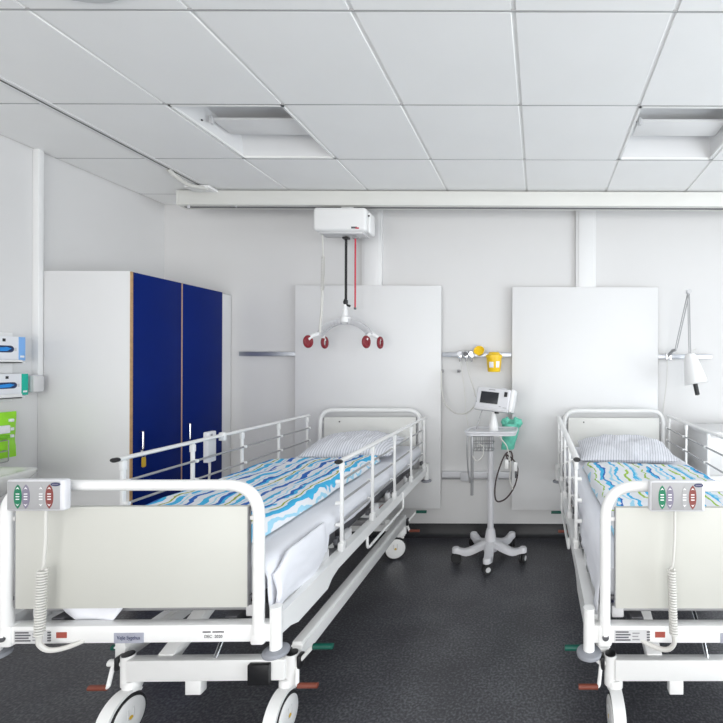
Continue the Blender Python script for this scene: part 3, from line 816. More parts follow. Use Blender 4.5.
# ================================================================== BEDS
def make_bed(x, y, rz, label, left):
    T_ = thing('hospital_bed', label, 'hospital bed', (x, y, 0), rz, 'white hospital beds')
    HY = 2.11
    # bed ends
    def hoop(bm, yy, z0, z1):
        tube(bm, fillet([(-0.395, yy, z0), (-0.395, yy, z1), (0.395, yy, z1), (0.395, yy, z0)], 0.105, 10), 0.0175, 14)
    fh = meshobj('foot_hoop', lambda bm: hoop(bm, 0, 0.56, 1.035), 'bedwhite', T_)
    hh = meshobj('head_hoop', lambda bm: hoop(bm, HY, 0.56, 1.055), 'bedwhite', T_)
    for nm, yy, z0, z1, bmat in (('footboard', 0.0, 0.645, 0.968, 'board'), ('headboard', HY, 0.65, 1.0, 'headw')):
        b = bx(nm, bmat, T_, -0.362, 0.362, yy - 0.007, yy + 0.011, z0, z1, 0.002)
        bx('edge_band', 'mgrey', b, 0.362, 0.365, yy - 0.006, yy + 0.010, z0 + 0.003, z1 - 0.003, 0)
        bx('edge_band', 'mgrey', b, -0.365, -0.362, yy - 0.006, yy + 0.010, z0 + 0.003, z1 - 0.003, 0)
        for s in (-1, 1):
            for zz in (z0 + 0.03, z1 - 0.04):
                bx('clip', 'dgrey' if zz < z0 + 0.1 else 'bedwhite', b, min(s * 0.355, s * 0.385), max(s * 0.355, s * 0.385), yy + 0.002, yy + 0.012, zz - 0.006, zz + 0.006, 0.001)
    tb('hole_plug', 'dgrey', T_, [(-0.24, HY - 0.0075, 0.965), (-0.24, HY - 0.010, 0.965)], 0.006, 10)
    # cross bars of the upper frame
    fc = bx('foot_crossbar', 'bedwhite', T_, -0.435, 0.435, -0.005, 0.035, 0.532, 0.588, 0.005)
    bx('head_crossbar', 'bedwhite', T_, -0.435, 0.435, HY - 0.02, HY + 0.02, 0.532, 0.588, 0.005)
    for s in (-1, 1):
        meshobj('bolt', lambda bm: lathe(bm, [(0.014, 0), (0.014, 0.004), (0.008, 0.006), (0.0, 0.006)], 14, FRONT(s * 0.395, -0.005, 0.556)), 'bedwhite', fc)
        bx('hoop_socket', 'bedwhite', fc, s * 0.395 - 0.022, s * 0.395 + 0.022, -0.012, 0.030, 0.524, 0.592, 0.008)
    meshobj('bolt_head', lambda bm: lathe(bm, [(0.011, 0), (0.011, 0.003), (0.0, 0.004)], 12, FRONT(-0.395, -0.0125, 0.556)), 'dgrey', fc)
    # corner posts with round bumpers
    for s in (-1, 1):
        for yy, ztop in ((0.010, 0.640), (HY, 0.63)):
            cp = tb('corner_post', 'bedwhite', T_, [(s * 0.445, yy, 0.495), (s * 0.445, yy, ztop - 0.004), (s * 0.445, yy, ztop)], 0.0185, 16)
            meshobj('bumper', lambda bm: lathe(bm, [(0.0, 0.003), (0.030, 0.003), (0.039, 0.007), (0.041, 0.013), (0.039, 0.019), (0.030, 0.023), (0.0, 0.024)], 26, Matrix.Translation((s * 0.445, yy, 0.480))), 'bump', cp)
            bx('slot', 'black', cp, s * 0.445 - 0.004, s * 0.445 + 0.004, yy + (0.0165 if yy < 1 else -0.0205), yy + (0.0205 if yy < 1 else -0.0165), 0.565, 0.605, 0) 
    # side beams
    for s in (-1, 1):
        poly = [(0.035, 0.604), (HY - 0.03, 0.604), (HY - 0.03, 0.550), (0.47, 0.550), (0.41, 0.538), (0.37, 0.513), (0.14, 0.513), (0.09, 0.53), (0.035, 0.535)]
        mt_ = Matrix.Translation((s * 0.432 - 0.018, 0, 0)) @ Matrix.Rotation(R(90), 4, 'Z') @ Matrix.Rotation(R(90), 4, 'X')
        sbm = meshobj('side_beam', lambda bm: prism(bm, poly, mt_, 0.036), 'bedwhite', T_)
        for yy in (0.42, 0.66, 1.04, 1.30, 1.70):
            bx('beam_bracket', 'lgrey', sbm, min(s * 0.385, s * 0.415), max(s * 0.385, s * 0.415), yy - 0.035, yy + 0.045, 0.575, 0.640, 0.008)
        # accessory hoop hanging under the beam
        xx = s * 0.452
        tb('accessory_hoop', 'bedwhite', sbm, fillet([(xx, 0.80, 0.556), (xx, 0.80, 0.495), (xx, 1.43, 0.495), (xx, 1.43, 0.60)], 0.03, 5), 0.007, 8)
        bx('red_marker', 'redst', sbm, s * 0.40 - 0.015, s * 0.40 + 0.015, 1.17, 1.23, 0.555, 0.585, 0.004)
    # mattress platform
    for y0, y1 in ((0.06, 0.66), (0.68, 1.14), (1.16, 2.06)):
        pl = bx('mattress_platform', 'dgrey', T_, -0.360, 0.360, y0, y1, 0.640, 0.656, 0.004)
        for s in (-1, 1):
            bx('platform_rail', 'navyrub' if s < 0 else 'dgrey', pl, s * 0.345 - 0.012, s * 0.345 + 0.012, y0 + 0.01, y1 - 0.01, 0.600, 0.6405, 0.003)
    bx('inner_frame', 'dgrey', T_, -0.30, -0.26, 0.04, HY - 0.03, 0.545, 0.59, 0.003)
    bx('inner_frame', 'dgrey', T_, 0.26, 0.30, 0.04, HY - 0.03, 0.545, 0.59, 0.003)
    for yy in (0.55, 0.95, 1.35):
        bx('frame_tie', 'mgrey', T_, -0.415, 0.415, yy, yy + 0.04, 0.556, 0.588, 0.003)
    tb('foot_rod', 'mgrey', T_, [(-0.36, 0.055, 0.612), (0.36, 0.055, 0.612)], 0.008, 8)
    for s in (-1, 1):
        bx('rod_bracket', 'lgrey', T_, s * 0.345 - 0.02, s * 0.345 + 0.02, 0.045, 0.07, 0.586, 0.625, 0.004)
    # side rails
    def side_rail(s, y0, y1, zt):
        xx = s * 0.438
        def oval(bm, pts, rad):
            tube(bm, pts, rad, 14)
            for v in bm.verts:
                v.co.x = xx + (v.co.x - xx) * 1.35; v.co.z = zt + (v.co.z - zt) * 0.78
        r = meshobj('side_rail', lambda bm: oval(bm, [(xx, y0 - 0.03, zt), (xx, y1 + 0.02, zt)], 0.0115), 'bedwhite', T_)
        meshobj('end_cap', lambda bm: oval(bm, [(xx, y0 - 0.042, zt), (xx, y0 - 0.028, zt)], 0.0122), 'black', r)
        for k in range(5):
            yy = y0 + (y1 - y0) * k / 4
            def post(bm):
                box(bm, xx - 0.007, xx + 0.007, yy - 0.008, yy + 0.008, 0.606, zt - 0.004, 0.003)
                box(bm, xx - 0.010, xx + 0.010, yy - 0.011, yy + 0.011, zt - 0.05, zt - 0.012, 0.004)
                for zz in (0.095, 0.19, 0.285):
                    tube(bm, [(xx - s * 0.026, yy, zt - zz), (xx - s * 0.004, yy, zt - zz)], 0.009, 10)
                box(bm, xx - 0.012, xx + 0.012, yy - 0.018, yy + 0.018, 0.600, 0.640, 0.004)
            meshobj('rail_post', post, 'bedwhite', r)
            bx('pivot_block', 'dgrey', r, min(xx - s * 0.016, xx - s * 0.034), max(xx - s * 0.016, xx - s * 0.034), yy - 0.012, yy + 0.03, 0.628, 0.655, 0.003)
        for zz in (0.095, 0.19, 0.285):
            tb('rail_bar', 'bar', r, [(xx - s * 0.014, y0 + 0.0, zt - zz), (xx - s * 0.014, y1 + 0.03, zt - zz)], 0.0058, 8)
    if left:
        side_rail(-1, 0.45, 1.99, 1.026); side_rail(1, 0.53, 2.06, 1.000)
    else:
        side_rail(-1, 0.57, 2.09, 1.005); side_rail(1, 0.50, 2.09, 1.015)
    # chassis
    CO = 0.025 if left else -0.010      # the undercarriage sits slightly off centre
    fb = bx('foot_beam', 'bedwhite', T_, CO - 0.30, CO + 0.30, 0.282, 0.322, 0.204, 0.286, 0.005)
    hb = bx('head_beam', 'bedwhite', T_, CO - 0.30, CO + 0.30, 1.80, 1.865, 0.206, 0.288, 0.006)
    if left: bx('socket_plug', 'black', fb, 0.195, 0.275, 0.262, 0.282, 0.200, 0.278, 0.003)
    bx('hanger', 'bedwhite', fb, *((-0.055, 0.005) if left else (-0.10, -0.045)), 0.285, 0.32, 0.150, 0.208, 0.004)
    for s in (-1, 1):
        bm = bmesh.new(); box(bm, s * 0.345 - 0.02, s * 0.345 + 0.02, 0.335, 1.82, 0.248, 0.322, 0.004)
        box(bm, s * 0.345 - 0.024, s * 0.345 + 0.024, 0.335, 1.82, 0.300, 0.306, 0.001)
        obj('chassis_bar', bm, 'bedwhite', T_)
    arm = bmesh.new(); obox(arm, (-0.15, 0.32, 0.27), (-0.15, 1.05, 0.562), 0.06, 0.045, 0.004)
    obj('lift_arm', arm, 'bedwhite', T_)
    arm = bmesh.new(); obox(arm, (0.19, 1.82, 0.27), (0.19, 1.10, 0.562), 0.05, 0.045, 0.004)
    obj('lift_arm', arm, 'bedwhite', T_)
    pis = tb('actuator', 'lgrey', T_, [(0.05, 0.52, 0.42), (0.05, 1.10, 0.56)], 0.022, 12)
    tb('rod', 'chrome', pis, [(0.05, 0.30, 0.282), (0.05, 0.34, 0.33), (0.05, 0.53, 0.423)], 0.009, 10)
    bx('gearbox', 'mgrey', T_, -0.10, 0.14, 0.98, 1.16, 0.46, 0.56, 0.01)
    # casters and brake levers
    for s in (-1, 1):
        for yy in (0.31, 1.835):
            e = -1 if yy < 1 else 1
            ct = tb('corner_tube', 'bedwhite', T_, [(CO + s * 0.315, yy, 0.178), (CO + s * 0.315, yy, 0.290), (CO + s * 0.315, yy, 0.294)], 0.0235, 16)
            meshobj('tube_cap', lambda bm: lathe(bm, [(0.021, 0.0), (0.021, 0.004), (0, 0.005)], 16, Matrix.Translation((CO + s * 0.315, yy, 0.2935))), 'black', ct)
            yaw = R(-68) if (left and s > 0 and yy > 1) else R(62) if (s < 0 and yy > 1) else 0.0
            SW = Matrix.Translation((CO + s * 0.298, yy, 0)) @ Matrix.Rotation(yaw, 4, 'Z')      # swivel axis
            wy, xw = -0.040, 0.0
            mt_ = SW @ Matrix.Translation((xw, wy, 0.0805)) @ Matrix.Rotation(R(90), 4, 'Y')
            wh = meshobj('wheel', lambda bm: lathe(bm, [(0.0, -0.022), (0.078, -0.022), (0.0805, -0.018), (0.0805, 0.018), (0.078, 0.022), (0.0, 0.022)], 40, mt_), 'rubber', T_)
            for q in (-1, 1):
                def disc(bm):
                    lathe(bm, [(0.069, 0.0), (0.069, 0.005), (0.064, 0.008), (0.030, 0.009), (0.0, 0.009)], 36, mt_ @ Matrix.Translation((0, 0, q * 0.020)) @ (Matrix.Rotation(PI, 4, 'X') if q < 0 else Matrix.Identity(4)))
                meshobj('wheel_cover', disc, 'bedwhite', wh)
                xd = xw + q * 0.0290
                tb('cover_rib', 'lgrey', wh, [SW @ v for v in fillet([(xd, wy - 0.012, 0.115), (xd, wy - 0.012, 0.075), (xd, wy + 0.012, 0.075), (xd, wy + 0.012, 0.115)], 0.010, 4)], 0.0025, 6)
                meshobj('hub_mark', lambda bm: prism(bm, ellipse(0.008, 0.008, 14), SW @ Matrix.Translation((xd, wy, 0.0805)) @ Matrix.Rotation(R(90) * q, 4, 'Y'), 0.002), 'tag', wh)
            def fork(bm):
                n = 14
                po, pi_ = [], []
                for k in range(n + 1):
                    a = R(50 + 120 * k / n)
                    po.append((wy + 0.095 * math.cos(a), 0.0805 + 0.095 * math.sin(a)))
                    pi_.append((wy + 0.084 * math.cos(a), 0.0805 + 0.084 * math.sin(a)))
                prism(bm, po + pi_[::-1], SW @ Matrix.Translation((xw - 0.024, 0, 0)) @ Matrix.Rotation(R(90), 4, 'Z') @ Matrix.Rotation(R(90), 4, 'X'), 0.046)
                lathe(bm, [(0.028, 0.160), (0.032, 0.170), (0.032, 0.192), (0.026, 0.200), (0, 0.200)], 18, SW)
            meshobj('caster_hood', fork, 'bedwhite', ct)
            # levers
            x0 = CO + s * 0.342
            dxp = 0.035 if (left and s < 0 and yy < 1) else 0.0
            if left and s < 0 and yy < 1:
                gp = [(x0, yy, 0.262), (x0 - 0.006, yy + 0.03, 0.282), (-0.335, yy + 0.055, 0.290)]
                g0, g1 = (-0.335, yy + 0.055, 0.290), (-0.40, yy + 0.055, 0.287)
            else:
                gp = [(x0, yy, 0.262), (s * 0.36, yy + e * 0.0, 0.252), (s * 0.428, yy + e * 0.02, 0.330), (s * 0.44, yy + e * 0.02, 0.331)]
                g0, g1 = (s * 0.43, yy + e * 0.02, 0.331), (s * 0.505, yy + e * 0.02, 0.331)
            lv = bmesh.new()
            tube(lv, fillet(gp, 0.012, 4), 0.0075, 8)
            tube(lv, fillet([(x0, yy, 0.262), (s * 0.362 + dxp * 0.6, yy + e * 0.006, 0.258), (s * 0.374 + dxp, yy + e * 0.03, 0.190), (s * 0.385 + dxp, yy + e * 0.03, 0.187)], 0.012, 4), 0.0075, 8)
            tube(lv, [(CO + s * 0.30, yy, 0.262), (s * 0.362, yy, 0.262)], 0.013, 10)
            lvo = obj('brake_lever', lv, 'bedwhite', T_)
            tb('green_pedal', 'green', lvo, [g0, g1], 0.011, 12)
            tb('red_pedal', 'brown', lvo, [(s * 0.377 + dxp, yy + e * 0.03, 0.187), (s * 0.452 + dxp * 1.2, yy + e * 0.03, 0.187)], 0.010, 12)
            bx('lever_boss', 'black', lvo, CO + s * 0.347 - 0.008, CO + s * 0.347 + 0.008, yy - 0.018, yy + 0.018, 0.240, 0.290, 0.004)
    # stickers on the foot crossbar
    yf = -0.0055
    ty = bx('type_plate', 'lgrey', fc, -0.366, -0.255, yf - 0.001, yf + 0.001, 0.538, 0.576, 0)
    for k in range(4):
        zz = 0.570 - k * 0.0085
        bx('print_line', 'dgrey', fc, -0.362, -0.320 + 0.006 * (k % 2), yf - 0.0016, yf, zz - 0.0022, zz + 0.0022, 0)
    for k in range(3):
        zz = 0.566 - k * 0.010
        bx('print_line', 'mgrey', fc, -0.308, -0.285 - 0.004 * (k % 2), yf - 0.0016, yf, zz - 0.002, zz + 0.002, 0)
    for k in range(4):
        bx('print_bar', 'dgrey', fc, -0.252, -0.262, yf - 0.0016, yf, 0.542 + k * 0.0085, 0.547 + k * 0.0085, 0)
    bx('red_sticker', 'redst', fc, -0.235, -0.203, yf - 0.001, yf + 0.001, 0.552, 0.570, 0)
    if left:
        bx('name_plate', 'sticker', fc, -0.055, 0.037, yf - 0.0015, yf + 0.001, 0.534, 0.566, 0)
        text('name_print', 'Vejle Sygehus', 0.017, 'logo', fc, Matrix.Translation((-0.009, yf - 0.002, 0.551)), 0.072)
        for k in range(13):
            if k == 5: continue
            bx('small_print', 'dgrey', fc, 0.222 + k * 0.0052, 0.2262 + k * 0.0052, yf - 0.0008, yf + 0.001, 0.5645, 0.5685, 0)
        text('date_print', 'DEC  2020', 0.0135, 'dgrey', fc, Matrix.Translation((0.256, yf - 0.0008, 0.552)), 0.056)
    else:
        bx('name_plate', 'sticker', fc, -0.025, 0.067, yf - 0.0015, yf + 0.001, 0.534, 0.566, 0)
        text('name_print', 'Vejle Sygehus', 0.017, 'logo', fc, Matrix.Translation((0.021, yf - 0.002, 0.551)), 0.072)
    return T_

BL = (-1.294, 1.42, R(1.22)); BR = (0.610, 1.43, R(0.35))
make_bed(*BL, 'white hospital bed standing beside the blue wardrobe', True)
make_bed(*BR, 'white hospital bed standing beside the reading lamp and bedside cabinet', False)

def bed_mtx(B): return Matrix.Translation((B[0], B[1], 0)) @ Matrix.Rotation(B[2], 4, 'Z')

def put(o, B):
    o.matrix_world = bed_mtx(B)
    return o

# ------------------------------------------------------------------ bedding
def fbm(x, y, z=0.0, o=3):
    s, a = 0, 1
    for k in range(o):
        s += a * noise.noise((x * 2 ** k, y * 2 ** k, z + 7 * k)); a *= 0.5
    return s

def mattress(B, label):
    bm = bmesh.new(); box(bm, -0.385, 0.385, 0.05, 2.08, 0.657, 0.755, 0.025, 3)
    return tag(put(obj('mattress', bm, 'matt'), B), label, 'mattress', 'mattresses')
mattress(BL, 'pale mattress under the sheet on the bed beside the wardrobe')
mattress(BR, 'pale mattress under the sheet on the bed beside the lamp')

def sheet(B, label, seed, hang):
    """cotton sheet over the mattress; hang(side, y) gives how low each side drops"""
    bm = bmesh.new()
    NY, NX = 84, 26
    y0, y1 = 0.030, 2.09
    rows = []
    for j in range(NY + 1):
        y = y0 + (y1 - y0) * j / NY
        row = []
        zl, zr = hang(-1, y), hang(1, y)
        def side(s, t, zb):
            """t 0 at the mattress edge .. 1 at the hem"""
            z = 0.764 + (zb - 0.764) * t
            out = 0.392 + 0.012 * min(1, t * 4) + 0.010 * t * (1 if zb < 0.66 else 0.4) * (1 + fbm(y * 9, t, seed + s, 2) * 1.2)
            return (s * out, z)
        prof = [side(-1, 1 - k / 8, zl) for k in range(8)]
        for k in range(NX + 1):
            u = k / NX * 2 - 1
            x = u * 0.392
            edge = max(0, (abs(u) - 0.93) / 0.07)
            z = 0.772 - 0.010 * edge ** 2 + 0.006 * fbm(x * 7 + seed, y * 3.5, seed, 3)
            prof.append((x, z))
        prof += [side(1, (k + 1) / 8, zr) for k in range(8)]
        endf = max(0.0, 1 - (y - y0) / 0.05)
        for x, z in prof:
            row.append(bm.verts.new((x, y, z - 0.012 * endf ** 2)))
        rows.append(row)
    for a, b in zip(rows, rows[1:]):
        for k in range(len(a) - 1):
            bm.faces.new((a[k], a[k + 1], b[k + 1], b[k]))
    # foot hem hanging behind the footboard
    mid = rows[0][8:8 + NX + 1]
    prev = mid
    for q in range(1, 7):
        cur = []
        for k, v in enumerate(mid):
            u = k / NX * 2 - 1
            low = 0.668 - (0.094 if seed < 3 else 0.03) * math.exp(-((u + 0.40) / 0.26) ** 4) + 0.006 * math.sin(u * 9 + seed)
            z = v.co.z + (low - v.co.z) * q / 6
            cur.append(bm.verts.new((v.co.x, v.co.y + 0.006 * math.sin(u * 14 + seed) * q / 6 - 0.002 + 0.006, z)))
        for k in range(NX):
            bm.faces.new((prev[k], prev[k + 1], cur[k + 1], cur[k]))
        prev = cur
    o = obj('bed_sheet', bm, 'linen', ang=60)
    so = o.modifiers.new('thick', 'SOLIDIFY'); so.thickness = 0.002; so.offset = 0
    return tag(put(o, B), label, 'sheet', 'white bed sheets')

def sm(a, b, x):
    t = max(0, min(1, (x - a) / (b - a))); return t * t * (3 - 2 * t)
def hangL(s, y):
    if s > 0:
        base = 0.690 + 0.012 * math.sin(y * 6)
        return base + (0.615 + 0.02 * math.sin(y * 11) - base) * (1 - sm(0.42, 0.47, y)) 
    return 0.66 + 0.02 * math.sin(y * 4)
def hangR(s, y):
    return 0.640 + 0.025 * math.sin(y * 3 + s) + (0.02 if y > 1.0 else 0) * sm(1.0, 1.2, y)
sheet(BL, 'white sheet draped over the edge of the bed beside the wardrobe', 1.3, hangL)
sheet(BR, 'white sheet covering the bed beside the lamp', 5.1, hangR)

def folded_flap():
    """white folded cloth hanging over the sheet's side by the foot end"""
    bm = bmesh.new()
    rows = []
    NY, NT = 20, 14
    for j in range(NY + 1):
        y = 0.045 + 0.385 * j / NY
        r = []
        f = j / NY
        for k in range(NT + 1):
            t = k / NT
            edge = 0.02 * (1 - min(1, (1 - f) * 6)) ** 2
            x = 0.418 + 0.014 * math.sin(t * PI) + 0.005 * fbm(y * 8, t * 3, 2.2, 2) - edge
            ztop = 0.772 - 0.045 * (1 - sm(0.0, 0.25, f)) - 0.02 * sm(0.93, 1.0, f)
            zb = 0.600 + 0.035 * sm(0.55, 1.0, f) + 0.012 * math.sin(f * 7)
            r.append(bm.verts.new((x, y, ztop + (zb - ztop) * t)))
        rows.append(r)
    for a, b in zip(rows, rows[1:]):
        for k in range(NT): bm.faces.new((a[k], a[k + 1], b[k + 1], b[k]))
    o = obj('folded_cloth', bm, 'linen', ang=60)
    so = o.modifiers.new('thick', 'SOLIDIFY'); so.thickness = 0.012; so.offset = 0
    return tag(put(o, BL), 'smooth white cloth hanging over the mattress side by the foot end', 'cloth')
folded_flap()

def duvet(B, label, m, x0, x1, y0, y1, seed, skew, fold):
    """thick quilt lying on the bed with rounded edges"""
    bm = bmesh.new()
    NX, NY = 44, 84
    def pt(i, j, top):
        u, v = i / NX, j / NY
        x = x0 + (x1 - x0) * u
        yy1 = y1 + skew * (u - 0.5)
        y = y0 + (yy1 - y0) * v
        du, dv = min(u, 1 - u) * (x1 - x0), min(v, 1 - v) * (yy1 - y0)
        e = min(1, min(du, dv) / 0.035)
        th = 0.040 * math.sqrt(max(0, 1 - (1 - e) ** 2))
        x += 0.008 * fbm(y * 4, u, seed) ; y += 0.010 * fbm(x * 4, v * 2, seed + 3)
        wr = 0.010 * fbm(x * 5 + seed, y * 3, seed) + 0.005 * fbm(x * 14, y * 8, seed + 2, 2)
        fo = 0.014 * sm(0, 0.02, x - fold) if fold is not None else 0
        base = 0.785
        if top: return (x, y, base + th + (wr + fo) * e)
        return (x, y, base - 0.001 + 0.2 * wr * e)
    T_ = [[bm.verts.new(pt(i, j, True)) for j in range(NY + 1)] for i in range(NX + 1)]
    Bm = [[bm.verts.new(pt(i, j, False)) for j in range(NY + 1)] for i in range(NX + 1)]
    for i in range(NX):
        for j in range(NY):
            bm.faces.new((T_[i][j], T_[i + 1][j], T_[i + 1][j + 1], T_[i][j + 1]))
            bm.faces.new((Bm[i][j], Bm[i][j + 1], Bm[i + 1][j + 1], Bm[i + 1][j]))
    bmesh.ops.remove_doubles(bm, verts=bm.verts, dist=0.0015)
    return tag(put(obj('duvet', bm, m, ang=60), B), label, 'duvet', 'wavy-striped duvets')
duvet(BL, 'duvet with wavy blue stripes on the bed beside the wardrobe', 'duvet', -0.385, 0.285, 0.16, 1.45, 2.0, 0.10, 0.10)
duvet(BR, 'duvet with blue and green stripes on the bed beside the lamp', 'duvet2', -0.325, 0.33, 0.14, 1.30, 6.0, -0.08, None)

def pillow(B, label, seed, cx, cy, wx, wy, th, tilt, yaw, fold):
    bm = bmesh.new()
    NX, NY = 40, 28
    def pt(i, j, s):
        u, v = i / NX * 2 - 1, j / NY * 2 - 1
        pin = 1 - 0.10 * (1 - abs(v)) ** 1.0 * 0 - 0.05 * (1 - v * v)
        x = u * wx * (1 - 0.05 * (1 - v * v) * 0 - 0.035 * (1 - abs(v) ** 2)); y = v * wy * (1 - 0.06 * (1 - abs(u) ** 2))
        h = ((1 - abs(u) ** 2.4) * (1 - abs(v) ** 2.4)) ** 0.62
        wr = 0.020 * fbm(u * 2.2 + seed, v * 2.2, seed) + 0.010 * fbm(u * 6, v * 4, seed + 4, 2)
        if s > 0:
            cr = 0.018 * sm(0, 0.10, u * 0.8 + v * 0.6 - fold)
            z = 0.4 * th + (0.6 * th + wr + cr) * h
        else:
            z = 0.4 * th - 0.4 * th * h ** 0.7
        return (x, y, z)
    T_ = [[bm.verts.new(pt(i, j, 1)) for j in range(NY + 1)] for i in range(NX + 1)]
    Bm = [[bm.verts.new(pt(i, j, -1)) for j in range(NY + 1)] for i in range(NX + 1)]
    for i in range(NX):
        for j in range(NY):
            bm.faces.new((T_[i][j], T_[i + 1][j], T_[i + 1][j + 1], T_[i][j + 1]))
            bm.faces.new((Bm[i][j], Bm[i][j + 1], Bm[i + 1][j + 1], Bm[i + 1][j]))
    bmesh.ops.remove_doubles(bm, verts=bm.verts, dist=0.0015)
    o = obj('pillow', bm, 'pillow', ang=70)
    o.matrix_world = bed_mtx(B) @ Matrix.Translation((cx, cy, 0.785)) @ Matrix.Rotation(yaw, 4, 'Z') @ Matrix.Rotation(tilt, 4, 'X')
    return tag(o, label, 'pillow', 'grey-striped pillows')
pillow(BL, 'grey-striped white pillow on the bed beside the wardrobe', 1.0, 0.03, 1.735, 0.30, 0.235, 0.13, R(5), R(4), -3)
pillow(BR, 'grey-striped white pillow with a creased corner on the lamp-side bed', 8.0, -0.005, 1.66, 0.315, 0.26, 0.115, R(4), R(-3), -0.55)

# ------------------------------------------------------------------ hand controls hooked on the foot hoops
def control(B, xl, label, lead_dx, flip):
    """lead_dx: where the lead leaves below; flip: direction of the bottom loop"""
    t = thing('bed_control', label, 'remote control', (0, 0, 0), 0, 'bed hand controls')
    t.matrix_world = bed_mtx(B) @ Matrix.Translation((xl, -0.045, 0.972))
    Wd, Hh = 0.172, 0.096
    bx('housing', 'pgrey', t, 0, Wd, -0.016, 0.010, 0, Hh, 0.007, 3)
    bx('face_plate', 'plate', t, 0.006, Wd - 0.010, -0.0175, -0.0150, 0.006, Hh - 0.005, 0.0008)
    bx('hook', 'pgrey', t, 0.05, 0.12, 0.009, 0.0265, 0.050, 0.075, 0.002)
    def lens(cx, cz, rx, rz, n=10):
        pts = []
        for k in range(n + 1):
            v = -1 + 2 * k / n; pts.append((cx + rx * (1 - abs(v) ** 2.4) ** 0.75 if abs(v) < 1 else cx, cz + rz * v))
        for k in range(1, n):
            v = 1 - 2 * k / n; pts.append((cx - rx * (1 - abs(v) ** 2.4) ** 0.75, cz + rz * v))
        return pts
    for cx, m in ((0.038, 'kgreen'), (0.062, 'kviolet'), (0.107, 'kwhite'), (0.132, 'kred')):
        k = meshobj('key', lambda bm: prism(bm, lens(cx, 0.046, 0.0115 if m != 'kwhite' else 0.008, 0.037), FRONT(0, -0.0172, 0), 0.0012), m if m != 'kwhite' else 'plate', t)
        fg = 'kwhite'
        for sg in (-1, 1):
            meshobj('arrow', lambda bm: prism(bm, [(cx - 0.0055, 0.046 + sg * 0.022), (cx, 0.046 + sg * 0.029), (cx + 0.0055, 0.046 + sg * 0.022), (cx, 0.046 + sg * 0.0245)], FRONT(0, -0.0182, 0), 0.0006), fg, k)
        for dz in (-0.008, 0.0, 0.008):
            meshobj('symbol', lambda bm: prism(bm, rrect(cx - 0.0055, cx + 0.0055, 0.046 + dz - 0.0016, 0.046 + dz + 0.0016, 0.001, 2), FRONT(0, -0.0182, 0), 0.0006), fg, k)
    meshobj('maker_badge', lambda bm: prism(bm, ellipse(0.0145, 0.0058, 24, 0.150, 0.083), FRONT(0, -0.0172, 0), 0.0012), 'logo', t)
    bx('badge_print', 'kviolet', t, 0.141, 0.159, -0.0188, -0.0182, 0.0815, 0.0845, 0)
    # lead: straight, then coiled, then a loop into the crossbar
    c = bmesh.new()
    dx = lead_dx
    tube(c, spline([(dx, 0.0, 0.004), (dx, -0.002, -0.02), (dx - 0.001, -0.002, -0.09), (dx - 0.006, -0.002, -0.165), (dx - 0.012, 0, -0.182)]), 0.0042, 8)
    n, per = 24, 12
    cx0, z0, z1 = dx - 0.010, -0.184, -0.385
    hx = []
    for k in range(n * per + 1):
        f = k / (n * per); a = 2 * PI * k / per
        hx.append((cx0 - 0.008 * f * flip + 0.0105 * math.cos(a), -0.002 + 0.0105 * math.sin(a), z0 + (z1 - z0) * f))
    tube(c, hx, 0.0034, 6)
    ex = cx0 - 0.008 * flip
    tube(c, spline([(ex + 0.0, -0.002, z1), (ex - 0.002 * flip, 0.0, z1 - 0.03), (ex + 0.018 * flip, 0.01, z1 - 0.055), (ex + 0.06 * flip, 0.03, z1 - 0.056), (ex + 0.12 * flip, 0.06, z1 - 0.035)]), 0.0075, 8)
    obj('coiled_lead', c, 'cord', t)
    return t
control(BL, -0.330, 'grey bed hand control hooked on the foot end beside the wardrobe', 0.105, 1)
control(BR, -0.268, 'grey bed hand control hooked on the foot end of the lamp-side bed', 0.082, -1)

# small white hand control hanging on the rail beside the wardrobe
t = thing('handset', 'white handset with a lead clipped to the rail in front of the wardrobe', 'remote control', (0, 0, 0))
t.matrix_world = bed_mtx(BL) @ Matrix.Translation((-0.438, 0.99, 1.026))
bx('housing', 'pgrey', t, -0.042, -0.014, -0.028, 0.036, -0.135, 0.030, 0.006, 3)
bx('keypad', 'lgrey', t, -0.0145, -0.0125, -0.025, 0.030, -0.10, 0.0, 0.001)
bx('display', 'mgrey', t, -0.0145, -0.0125, -0.010, 0.006, 0.006, 0.018, 0.001)
bx('clip', 'bedwhite', t, -0.016, 0.016, 0.052, 0.076, -0.03, 0.016, 0.005)
tb('lead', 'cord', t, spline([(-0.028, 0.003, -0.132), (-0.028, 0.003, -0.20), (-0.03, -0.01, -0.30), (-0.04, -0.02, -0.40)]), 0.006, 8, r2=0.004)

